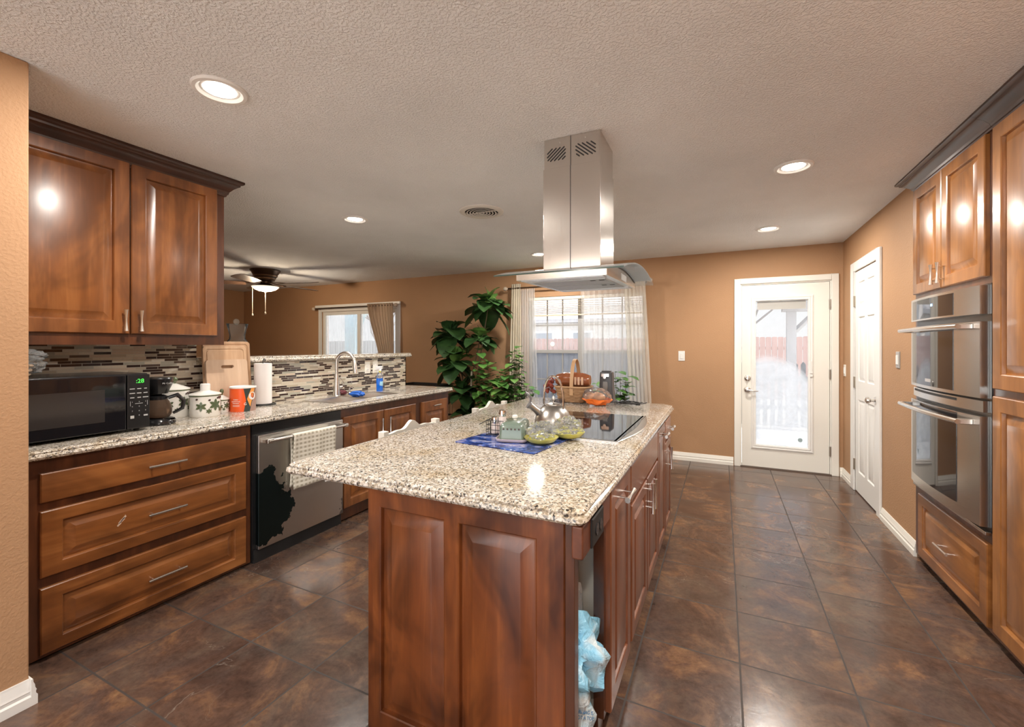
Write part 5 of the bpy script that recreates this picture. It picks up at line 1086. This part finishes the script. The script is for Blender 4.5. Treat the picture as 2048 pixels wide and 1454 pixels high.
# double oven with bowed fronts
t = thing('double_oven', (1.2, 3.21, .5), 'stainless double wall oven with black glass doors and long bar handles', 'oven')
OY0, OY1 = 2.803, 3.628
def bow(y, d=.030): u = (y-OY0)/(OY1-OY0)*2-1; return d*(1-u*u)
def bowslab(b, y0, y1, z0, z1, xb, xf, n_=14, zs=None):
    R = []
    for k in range(n_+1):
        y = y0+(y1-y0)*k/n_; xx = xf-bow(y); R.append([V(xb, y, z0), V(xx, y, z0), V(xx, y, z1), V(xb, y, z1)])
    b.loft(R); return b
b = MB(); b.box(RF+.0005, 1.29, OY0+.005, OY1-.005, .50, 1.652); part('body', b, M_black, t, sm=0)
b = MB(); b.box(RF-.006, RF-.0003, OY0-.018, OY1+.018, .497, 1.655); part('trim_frame', b, M_black, t, sm=0)
b = MB(); b.box(RF-.028, RF-.0062, OY0-.018, OY1+.010, .484, .500); part('bottom_vent', b, M_steely, t, sm=0, bevel=.002)
xf = RF-.040
b = MB(); bowslab(b, OY0, OY1, 1.513, 1.648, RF-.0065, xf); cp = part('control_panel', b, M_steely, t, sm=20)
b = MB(); bowslab(b, OY0+.20, OY1-.05, 1.522, 1.634, xf-.0005, xf-.0015); part('display_glass', b, M_bglass, cp, sm=20)
b = MB(); bowslab(b, OY0+.42, OY0+.44, 1.585, 1.598, xf-.002, xf-.0030, 2); part('display_light', b, mat('led_blue', (.1, .2, .8), .4, emit=(.25, .45, 1), es=3), cp, sm=0)
for (z0, z1, hz, gz0, gz1, gy0) in ((1.118, 1.478, 1.457, 1.135, 1.478, .20), (.518, 1.032, .998, .575, 1.032, .17)):
    b = MB(); bowslab(b, OY0, OY1, z0, z1, RF-.0065, xf); d = part('oven_door', b, M_steely, t, sm=20)
    b = MB(); bowslab(b, OY0+gy0, OY1-.045, gz0, gz1-.004, xf-.0005, xf-.002); part('door_glass', b, M_bglass, d, sm=20)
    b = MB(); xh = xf-.062; pts = [V(xh-.018*(1-(k/6-1)**2)-.0, OY0+.04+(OY1-OY0-.06)*k/12, hz) for k in range(13)]; b.tube(pts, .0125, 12); hd = part('handle_bar', b, M_steely, d)
    for yy in (OY0+.055, OY1-.035):
        b = MB(); b.box(xh+.002, xf-bow(yy)+.002, yy-.012, yy+.012, hz-.013, hz+.013); part('handle_mount', b, M_nickel, d, sm=0, bevel=.004)
b = MB(); bowslab(b, OY0, OY1, 1.052, 1.105, RF-.0065, xf+.012); part('middle_vent', b, M_steely, t, sm=20)
b = MB(); bowslab(b, OY0+.20, OY1-.04, 1.085, 1.098, xf+.0118, xf+.0105); part('vent_gap', b, M_blackm, t, sm=20)
b = MB(); bowslab(b, OY0+.445, OY0+.52, 1.158, 1.176, xf-.0021, xf-.0030, 3); part('badge', b, M_nickel, t, sm=20)
# pantry cabinet
t = thing('pantry_cabinet', (1.2, 2.33, 0), 'tall honey stained pantry cabinet with stacked doors at the right edge', 'cabinet')
b = MB(); b.box(RF, RF+.02, 1.89, 2.7645, .03, 2.39); b.box(RF+.02, 1.295, 1.89, 2.7645, .03, 2.39); part('carcass', b, frame_w, t, sm=0)
b = MB(); b.box(RF+.03, 1.295, 1.89, 2.7645, 0, .03); part('toe_kick', b, M_blackm, t, sm=0)
for (y0, y1) in ((2.315, 2.748), (1.90, 2.305)):
    for (z0, z1) in ((1.168, 2.355), (.062, 1.135)):
        fr = FR((RF, y1, z0), (0, -1, 0), (0, 0, 1), (-1, 0, 0)); b = MB(); panelled(b, fr, y1-y0, z1-z0, .020, [(.065, y1-y0-.065, .065, z1-z0-.065)], rise=.046); part('door', b, ov_w, t, sm=20)
crown('crown_moulding', [(RF, 2.7645, -1, 0), (RF, 1.89, -1, 0)], '', parent=t, h0=2.36, prj=.085)
# ------------------------------------------------------------------ living room: fan, thermostat, crate
fx_, fy_ = -5.87, 4.13
t = thing('ceiling_fan', (fx_, fy_, HZ), 'bronze flush ceiling fan with lit glass bowl in the living room', 'ceiling fan')
b = MB(); b.lathe([(.195, 0), (.195, -.015), (.18, -.03), (.165, -.06), (.150, -.085), (.145, -.10), (.125, -.125), (.12, -.15), (.085, -.165), (.0001, -.165)], (fx_, fy_, HZ), 40); part('motor_housing', b, M_bronze, t, sm=30)
b = MB(); b.lathe([(.155, -.080), (.160, -.086), (.155, -.092)], (fx_, fy_, HZ), 40, cap0=False, cap1=False); b.lathe([(.13, -.118), (.136, -.124), (.13, -.13)], (fx_, fy_, HZ), 40, cap0=False, cap1=False); part('decor_bands', b, mat('antique_gold', (.30, .17, .09), .35, .8), t)
M_blade = wood('fan_blade', 'x', (.05, .03, .02), (.10, .055, .035), (.14, .08, .05), rough=.4, coat=.1, blotch=.2)
for k in range(5):
    a = math.radians(14+72*k); M = Matrix.Rotation(a, 3, 'Z'); c0 = V(fx_, fy_, HZ-.20); Mt = Matrix.Rotation(math.radians(12), 3, 'X')
    pts = [(.24, -.055), (.30, -.065), (.55, -.080), (.78, -.082), (.82, -.06), (.835, 0), (.82, .06), (.78, .082), (.55, .080), (.30, .065), (.24, .055)]
    b = MB(); b.loft([[c0+M @ (V(.5, 0, 0)+Mt @ V(x-.5, y, dz)) for x, y in pts] for dz in (-.003, .003)]); bl_ = part('blade', b, M_blade, t, sm=30)
    b = MB(); b.loft([[c0+M @ V(x, y, dz+z) for x, y, z in ((.07, -.02, .02), (.16, -.028, .005), (.29, -.045, -.006), (.31, 0, -.006), (.29, .045, .004), (.16, .028, .01), (.07, .02, .02))] for dz in (.004, .012)]); part('blade_arm', b, M_bronze, bl_, sm=30)
b = MB(); b.lathe([(.06, -.16), (.06, -.19), (.10, -.205), (.14, -.225), (.16, -.240), (.0001, -.240)], (fx_, fy_, HZ), 36); part('light_fitter', b, M_bronze, t)
b = MB(); b.lathe([(.175, -.238), (.165, -.255), (.13, -.280), (.08, -.298), (.03, -.306), (.0001, -.307)], (fx_, fy_, HZ), 36, cap0=False); part('glass_bowl', b, mat('fan_glass', (.9, .85, .78), .4, emit=(1, .82, .62), es=.8), t, sm=60)
b = MB(); b.lathe([(.012, -.305), (.016, -.315), (.0001, -.328)], (fx_, fy_, HZ), 14); part('bowl_finial', b, M_bronze, t)
for dx, L in ((-.17, .62), (.02, .60)):
    b = MB(); p = V(fx_+dx*.9, fy_-.02+dx*.4, HZ-.24); b.tube([p, p+V(0, 0, -L+.24)], .0035, 6); b.lathe([(.0001, 0), (.010, .004), (.013, .018), (.008, .035), (.0001, .04)], p+V(0, 0, -L+.205), 12); part('pull_chain', b, mat('chain', (.60, .52, .40), .4, .5), t)
l = bpy.data.lights.new('fan_light', 'POINT'); l.energy = FAN_POWER; l.color = (1, .80, .58); l.shadow_soft_size = .10; o = bpy.data.objects.new('bulb', l); C.objects.link(o); o.parent = t; o.location = (0, 0, -.36)
t = thing('thermostat', (-8.618, 5.35, 1.9), 'small round white detector on the far left living room wall', 'thermostat'); b = MB(); b.lathe([(.06, 0), (.058, .02), (.04, .028), (.0001, .03)], (-8.6195, 5.45, 1.83), 20, ax='x'); part('cover', b, M_white, t)
t = thing('dog_crate', (-3.72, 4.95, 0), 'black wire dog crate on the floor behind the counter end', 'crate')
b = MB(); a0, a1, b0, b1 = -4.10, -3.42, 4.70, 5.20
for z in (.02, .40, .80): b.tube([(a0, b0, z), (a1, b0, z), (a1, b1, z), (a0, b1, z)], .008, 6, closed=True)
for k in range(15):
    x = a0+(a1-a0)*k/14
    for y in (b0, b1): b.tube([(x, y, .02), (x, y, .80)], .003, 5)
    b.tube([(x, b0, .80), (x, b1, .80)], .003, 5)
for k in range(11):
    y = b0+(b1-b0)*k/10
    for x in (a0, a1): b.tube([(x, y, .02), (x, y, .80)], .003, 5)
part('wire_cage', b, M_blackm, t); b = MB(); b.box(a0+.01, a1-.01, b0+.01, b1-.01, .002, .018); part('tray', b, M_blackm, t, sm=0)
b = MB(); b.box(a0, a1, b0, b0+.03, .80, .83); b.box(a0, a1, b1-.03, b1, .80, .83); b.box(a0, a0+.03, b0+.03, b1-.03, .80, .83); b.box(a1-.03, a1, b0+.03, b1-.03, .80, .83); part('top_frame', b, M_blackm, t, sm=0)
# ------------------------------------------------------------------ plants
def leaf(b, base, d, up, L, W, droop=.25, fold=.15, n_=5, mi=0):
    b.mi = mi; d = Vector(d).normalized(); s = d.cross(Vector(up)).normalized(); u = s.cross(d).normalized(); rows = []
    for k in range(n_+1):
        f = k/n_; wd = W*(.18+.95*math.sin(PI*min(1, f**.8*1.02)*.93))*(1 if f < 1 else .1)
        c = Vector(base)+d*L*f-V(0, 0, 1)*droop*L*f*f+u*.03*L*math.sin(f*PI)
        rip = .06*W*math.sin(f*9)
        rows.append([c-s*wd+u*(fold*wd+rip), c-s*wd*.5+u*fold*wd*.35, c, c+s*wd*.5+u*fold*wd*.35, c+s*wd+u*(fold*wd-rip)])
    R = [[b.v(p) for p in r] for r in rows]
    for a, c in zip(R[:-1], R[1:]):
        for i in range(4): b.f([a[i], a[i+1], c[i+1], c[i]])
def sphere_dir(i, n_, lo=-.6):
    z = 1-(i+.5)/n_*(1-lo); a = i*2.39996; r = math.sqrt(max(0, 1-z*z)); return V(r*math.cos(a), r*math.sin(a), z)
random.seed(11)
t = thing('fiddle_leaf_fig', (-3.12, 5.15, 0), 'tall fiddle leaf fig with big dark leaf clusters against the back wall', 'potted plant')
b = MB(); pot = (-3.12, 5.12, 0); b.lathe([(.0001, 0), (.12, 0), (.135, .01), (.165, .27), (.175, .30), (.165, .30), (.15, .27), (.0001, .26)], pot, 32); part('pot', b, mat('terracotta', (.35, .15, .08), .6), t)
b = MB(); b.lathe([(.152, .262), (.0001, .268)], pot, 20, cap0=False); part('soil', b, M_soil, t)
cl = [((-3.38, 5.10, 1.54), .24, 26, 0), ((-2.80, 5.14, 1.93), .25, 30, 1), ((-2.93, 5.14, 1.47), .20, 22, 1), ((-3.28, 5.05, 1.16), .23, 26, 1), ((-3.14, 5.02, .80), .20, 20, 0), ((-3.06, 5.02, .48), .18, 14, 0)]
b = MB(); bs_ = MB()
for (c, r, n_, young) in cl:
    c = V(*c)
    for i in range(n_):
        d = sphere_dir(i, n_, -.75); d.y *= .75
        if c.y+d.y*r*1.5 > 5.52: d.y = -abs(d.y)*.5
        L = r*random.uniform(.95, 1.35); base = c+V(0, 0, -.10*r)+V(d.x, d.y, d.z*.4)*r*.18+V(0, 0, random.uniform(-.35, .35)*r)
        leaf(b, base, d+V(0, 0, .12), (0, 0, 1) if abs(d.z) < .85 else (1, .2, 0), L, L*.40, .35, .18, 6, mi=1 if (young and d.z > .35) else 0)
    k = Vector(pot)+V(random.uniform(-.04, .04), random.uniform(-.03, .03), .26); mid = k.lerp(c, .5)+V(random.uniform(-.03, .03), 0, .10)
    bs_.tube([k, mid, c, c+V(0, 0, .08)], [.012, .009, .007, .004], 8)
part('foliage', b, [M_fig, M_fig2], t, sm=60); part('stems', bs_, M_stem, t)
b = MB(); b.tube([(-3.06, 5.08, .26), (-3.03, 5.08, 1.02)], .012, 10); part('support_stake', b, mat('stake', (.55, .47, .36), .8), t)
def climber(name, base, tips, nl, Ls, label, pot_r=.13, pot_h=.24, seed=1, young=.25, col='pot_cream'):
    random.seed(seed); t = thing(name, base, label, 'potted plant'); x, y, _ = base
    b = MB(); b.lathe([(.0001, 0), (pot_r*.8, 0), (pot_r, pot_h), (pot_r*1.06, pot_h), (pot_r*1.06, pot_h+.02), (pot_r*.95, pot_h+.02), (pot_r*.93, pot_h-.02), (.0001, pot_h-.02)], base, 28); part('pot', b, mat(col, (.45, .40, .34), .5), t)
    bl_, bs_ = MB(), MB()
    for (tx, ty, tz, bend) in tips:
        p0 = V(x, y, pot_h); p2 = V(tx, ty, tz); pm = p0.lerp(p2, .55)+V(bend, random.uniform(-.05, .05), .05); pts = []
        for k in range(13): u = k/12; pts.append(p0*(1-u)**2+pm*2*u*(1-u)+p2*u*u)
        bs_.tube(pts, [.006-.004*k/12 for k in range(13)], 6)
        for k in range(nl):
            u = .22+.78*k/(nl-1); p = p0*(1-u)**2+pm*2*u*(1-u)+p2*u*u; a = k*2.4+random.uniform(-.5, .5); d = V(math.cos(a), math.sin(a)*.8, random.uniform(-.1, .5))
            L = Ls*random.uniform(.7, 1.2)
            if p.y+d.y*L > 5.40: d.y = -abs(d.y)
            leaf(bl_, p+d*.015, d, (0, 0, 1), L, L*.42, .35, .14, 4, mi=1 if random.random() < young else 0)
    part('foliage', bl_, [M_pothos, M_fig2], t, sm=60); part('stems', bs_, M_stem, t); return t
climber('leafy_houseplant', (-2.62, 4.98, 0), [(-2.90, 5.05, 1.30, -.1), (-2.74, 5.0, 1.10, 0), (-2.60, 5.1, .95, .05), (-2.82, 4.95, 1.0, -.15), (-2.55, 4.95, .90, .1), (-2.45, 5.1, .86, .1), (-2.7, 4.9, .85, -.1), (-2.62, 5.15, 1.02, 0), (-2.86, 5.1, .92, -.1), (-2.78, 4.92, 1.15, -.1), (-2.66, 4.9, .92, 0), (-2.5, 5.0, 1.0, .05)], 20, .14, 'bushy green houseplant with small leaves between fig and window', seed=4)
climber('climbing_houseplant', (-2.36, 5.08, 0), [(-2.40, 5.12, 1.32, -.02), (-2.36, 5.12, 1.25, .03), (-2.36, 5.06, 1.2, .0), (-2.44, 5.1, 1.1, -.05), (-2.2, 5.0, .86, .08), (-2.1, 4.98, .83, .1), (-2.25, 4.9, .80, .1), (-2.40, 5.04, 1.28, 0)], 20, .115, 'climbing green plant on a pale pole in front of the curtain', seed=6)
climber('potted_shrub', (-1.08, 5.15, 0), [(-1.12, 5.1, 1.05, 0), (-1.0, 5.12, 1.0, .03), (-1.2, 5.1, .95, -.08), (-.98, 5.0, .88, .05), (-1.10, 5.0, .85, 0), (-1.30, 5.1, .93, -.1), (-1.05, 5.05, 1.0, 0)], 14, .13, 'small leafy green plant in front of the window right of the can opener', seed=9)
b = MB(); b.tube([(-2.385, 5.11, .22), (-2.385, 5.12, 1.12)], .020, 10); o = [x for x in bpy.data.objects if x.name.startswith('climbing_houseplant')][0]; part('support_pole', b, mat('pole_pale', (.60, .50, .38), .9), o)
# ------------------------------------------------------------------ exterior
def flatn(name, c1, c2, s_, rough=.9):
    m, n, b = newmat(name); a = noise_(n, coords(n, s_, world=True), 1, 5, .65); r = ramp(n, [(.35, c1), (.65, c2)]); n.links.new(a, r.inputs[0]); n.links.new(r.outputs[0], b.inputs['Base Color']); b.inputs['Roughness'].default_value = rough; return m
b = MB(); b.box(-40, 40, 5.76, 45, -.2, -.12); o = part('ground', b, flatn('ground_mix', (.30, .27, .22), (.52, .50, .45), (1.5, 1.5, 1)), sm=0, kind='structure')
b = MB(); b.box(-9, 9, -14, -2.45, -.2, -.07); part('ground', b, flatn('bounce_ground', (.80, .78, .74), (.86, .84, .80), (3, 3, 1)), sm=0, kind='structure')  # unseen pale ground, added to bounce sunlight up to the ceiling
b = MB(); b.box(-9, 3, 5.755, 8.6, -.119, -.06); part('patio_slab', b, flatn('concrete', (.62, .60, .57), (.72, .70, .67), (3, 3, 1)), sm=0, label='pale concrete patio outside the back door', cat='patio')
def fence(x0, x1, y, zt, m, name, label, step=.145, z0=-.12, notch=.02, gap=.012, pick=0):
    b = MB(); x = x0; k = 0
    while x < x1:
        h = zt+random.uniform(-.012, .012); w_ = step-gap
        pts = [(x, z0), (x+w_, z0), (x+w_, h-notch), (x+w_*.8, h), (x+w_*.2, h), (x, h-notch)] if not pick else [(x, z0), (x+w_, z0), (x+w_, h-pick), (x+w_/2, h), (x, h-pick)]
        b.loft([[V(px, y+dy, pz) for px, pz in pts] for dy in (0, .02)]); x += step; k += 1
    b.box(x0, x1, y+.021, y+.06, z0+.3, z0+.38); b.box(x0, x1, y+.021, y+.06, zt-.35, zt-.27); return part(name, b, m, sm=0, label=label, cat='fence')
random.seed(2)
fence(-9.5, 9, 14.0, 1.60, flatn('red_cedar', (.33, .19, .16), (.42, .26, .22), (6, 1, .8)), 'wooden_fence', 'reddish board fence across the yard seen through door and window')
fence(-22, -9.6, 14.2, 1.57, flatn('grey_cedar', (.20, .19, .18), (.27, .26, .25), (6, 1, .8)), 'wooden_fence', 'weathered grey board fence seen through the left living room window')
fence(.2, 4.0, 9.4, 1.07, mat('iron_dark', (.05, .055, .06), .6), 'picket_fence', 'dark low picket fence seen through the glass of the back door', step=.12, gap=.045, pick=.05)
fence(-7.5, -1.2, 9.6, 1.24, mat('slate_fence', (.11, .12, .14), .8), 'garden_screen', 'dark slate garden screen outside the window behind the basket', step=.16, gap=.006, notch=.0)
# neighbour house
t = thing('neighbour_house', (-7, 19, -.1), 'pale house with white trimmed windows beyond the fence, through the centre window', 'house')
b = MB(); b.box(-11.5, -2.5, 18.5, 24, -.12, 2.35); part('wall', b, mat('siding', (.62, .60, .58), .8), t, sm=0)
b = MB(); b.loft([[V(x, y, z) for y, z in ((18.0, 2.36), (18.0, 2.50), (21.2, 3.7), (24.5, 2.5), (24.5, 2.36))] for x in (-12, -2)]); part('roof', b, mat('roof_grey', (.42, .40, .40), .9), t, sm=0)
for (xa, xb) in ((-7.75, -6.75), (-5.95, -5.0), (-9.9, -9.0)):
    b = MB(); b.box(xa, xb, 18.44, 18.499, 1.45, 2.0); wv = part('window', b, mat('win_trim', (.85, .85, .84), .6), t, sm=0); b = MB(); b.box(xa+.09, xb-.09, 18.42, 18.439, 1.53, 1.92); part('pane', b, mat('dark_pane', (.25, .27, .30), .2), wv, sm=0)
# patio post seen through the left window
b = MB(); b.box(-7.35, -7.05, 7.0, 7.2, -.06, 2.6); b.box(-7.05, -3.2, 7.0, 7.2, 2.15, 2.6)
b.loft([[V(x, y, z) for x, z in ((-7.05, 1.75), (-6.95, 1.98), (-6.80, 2.10), (-6.55, 2.15), (-7.05, 2.15))] for y in (7.0, 7.2)]); part('porch_arch', b, mat('porch_blue', (.42, .55, .60), .7), sm=0, label='pale blue porch arch outside the left living room window', cat='arch')
# pergola
t = thing('pergola', (1.08, 9.1, -.06), 'weathered grey wooden pergola post with brace and rafters behind the back door', 'pergola'); M_perg = flatn('grey_timber', (.26, .25, .25), (.36, .35, .35), (3, 3, 1))
b = MB(); b.box(1.02, 1.16, 9.0, 9.14, -.06, 1.96); part('post', b, M_perg, t, sm=0)
b = MB(); b.box(.95, 2.8, 8.95, 9.19, 1.961, 2.12); part('beam', b, M_perg, t, sm=0)
for xx in (.70, 1.25, 1.8, 2.35):
    b = MB(); b.loft([[V(xx+dx, y, z) for y, z in ((7.6, 2.24), (7.75, 2.125), (10.5, 2.125), (10.5, 2.28), (7.6, 2.28))] for dx in (0, .05)]); part('rafter', b, M_perg, t, sm=0)
b = MB(); b.obox((.86, 8.6, 2.33), Matrix.Rotation(math.radians(8), 3, 'Y'), (.40, .7, .015)); part('roof_panel', b, M_perg, t, sm=0)
b = MB(); b.tube([(1.15, 9.07, 1.62), (1.46, 9.07, 1.955)], .045, 4); part('brace', b, M_perg, t, sm=0)
t = thing('hanging_bell', (1.52, 9.0, 1.80), 'small grey metal bell hanging under the pergola beam', 'bell'); b = MB(); b.lathe([(.075, 0), (.070, .02), (.045, .06), (.030, .10), (.0001, .11)], (1.50, 9.05, 1.77), 18, cap0=False); b.tube([(1.50, 9.05, 1.88), (1.50, 9.05, 1.96)], .006, 6); part('bell_cup', b, mat('bell_grey', (.35, .36, .37), .5, .5), t)
# pole by the door view
b = MB(); b.lathe([(.07, 0), (.07, 6)], (.66, 12.6, -.12), 12); part('utility_pole', b, mat('pole_grey', (.5, .5, .52), .8), sm=40, label='pale upright pole in the yard seen through the left of the door glass', cat='pole')
# trees
def tree(x, y, h, seed, label, cr=1.6, leaves=True, col=((.30, .33, .22), (.52, .52, .40))):
    random.seed(seed); t = thing('tree', (x, y, -.12), label, 'tree'); b = MB(); tips = []
    def br(p, d, L, r, n_):
        q = p+d*L; m_ = p.lerp(q, .5)+V(random.uniform(-.1, .1), random.uniform(-.1, .1), .03)*L; b.tube([p, m_, q], [r, r*.8, r*.6], 5)
        if n_ == 0: tips.append(q); return
        for k in range(3): dd = (d+V(random.uniform(-.9, .9), random.uniform(-.9, .9), random.uniform(-.25, .55))).normalized(); br(q, dd, L*.68, r*.58, n_-1)
    br(V(x, y, -.12), V(0, 0, 1), h*.34, .07, 4); part('branches', b, mat('bark', (.16, .14, .13), .9), t)
    if leaves:
        b = MB()
        for q in tips:
            for k in range(7): c = q+V(random.gauss(0, .35), random.gauss(0, .35), random.gauss(0, .35)); leaf(b, c, V(random.uniform(-1, 1), random.uniform(-1, 1), random.uniform(-.5, .5)), (0, 0, 1), .22, .08, .2, .1, 2)
        part('foliage', b, flatn('tree_leaf%d' % seed, col[0], col[1], (4, 4, 4)), t, sm=0)
tree(-10.5, 11.5, 4.4, 5, 'bare branching tree outside the left living room window', leaves=False)
tree(1.0, 19, 6.5, 6, 'pale leafy tree beyond the fence left of the pergola in the door glass'); tree(9.5, 21, 5.5, 8, 'leafy tree beyond the fence at the right of the door glass'); tree(-3.0, 29, 7.0, 9, 'leafy tree beyond the fence seen behind the right sheer curtain'); tree(-18, 20, 6.0, 12, 'large bare tree beyond the grey fence outside the left window', leaves=False)
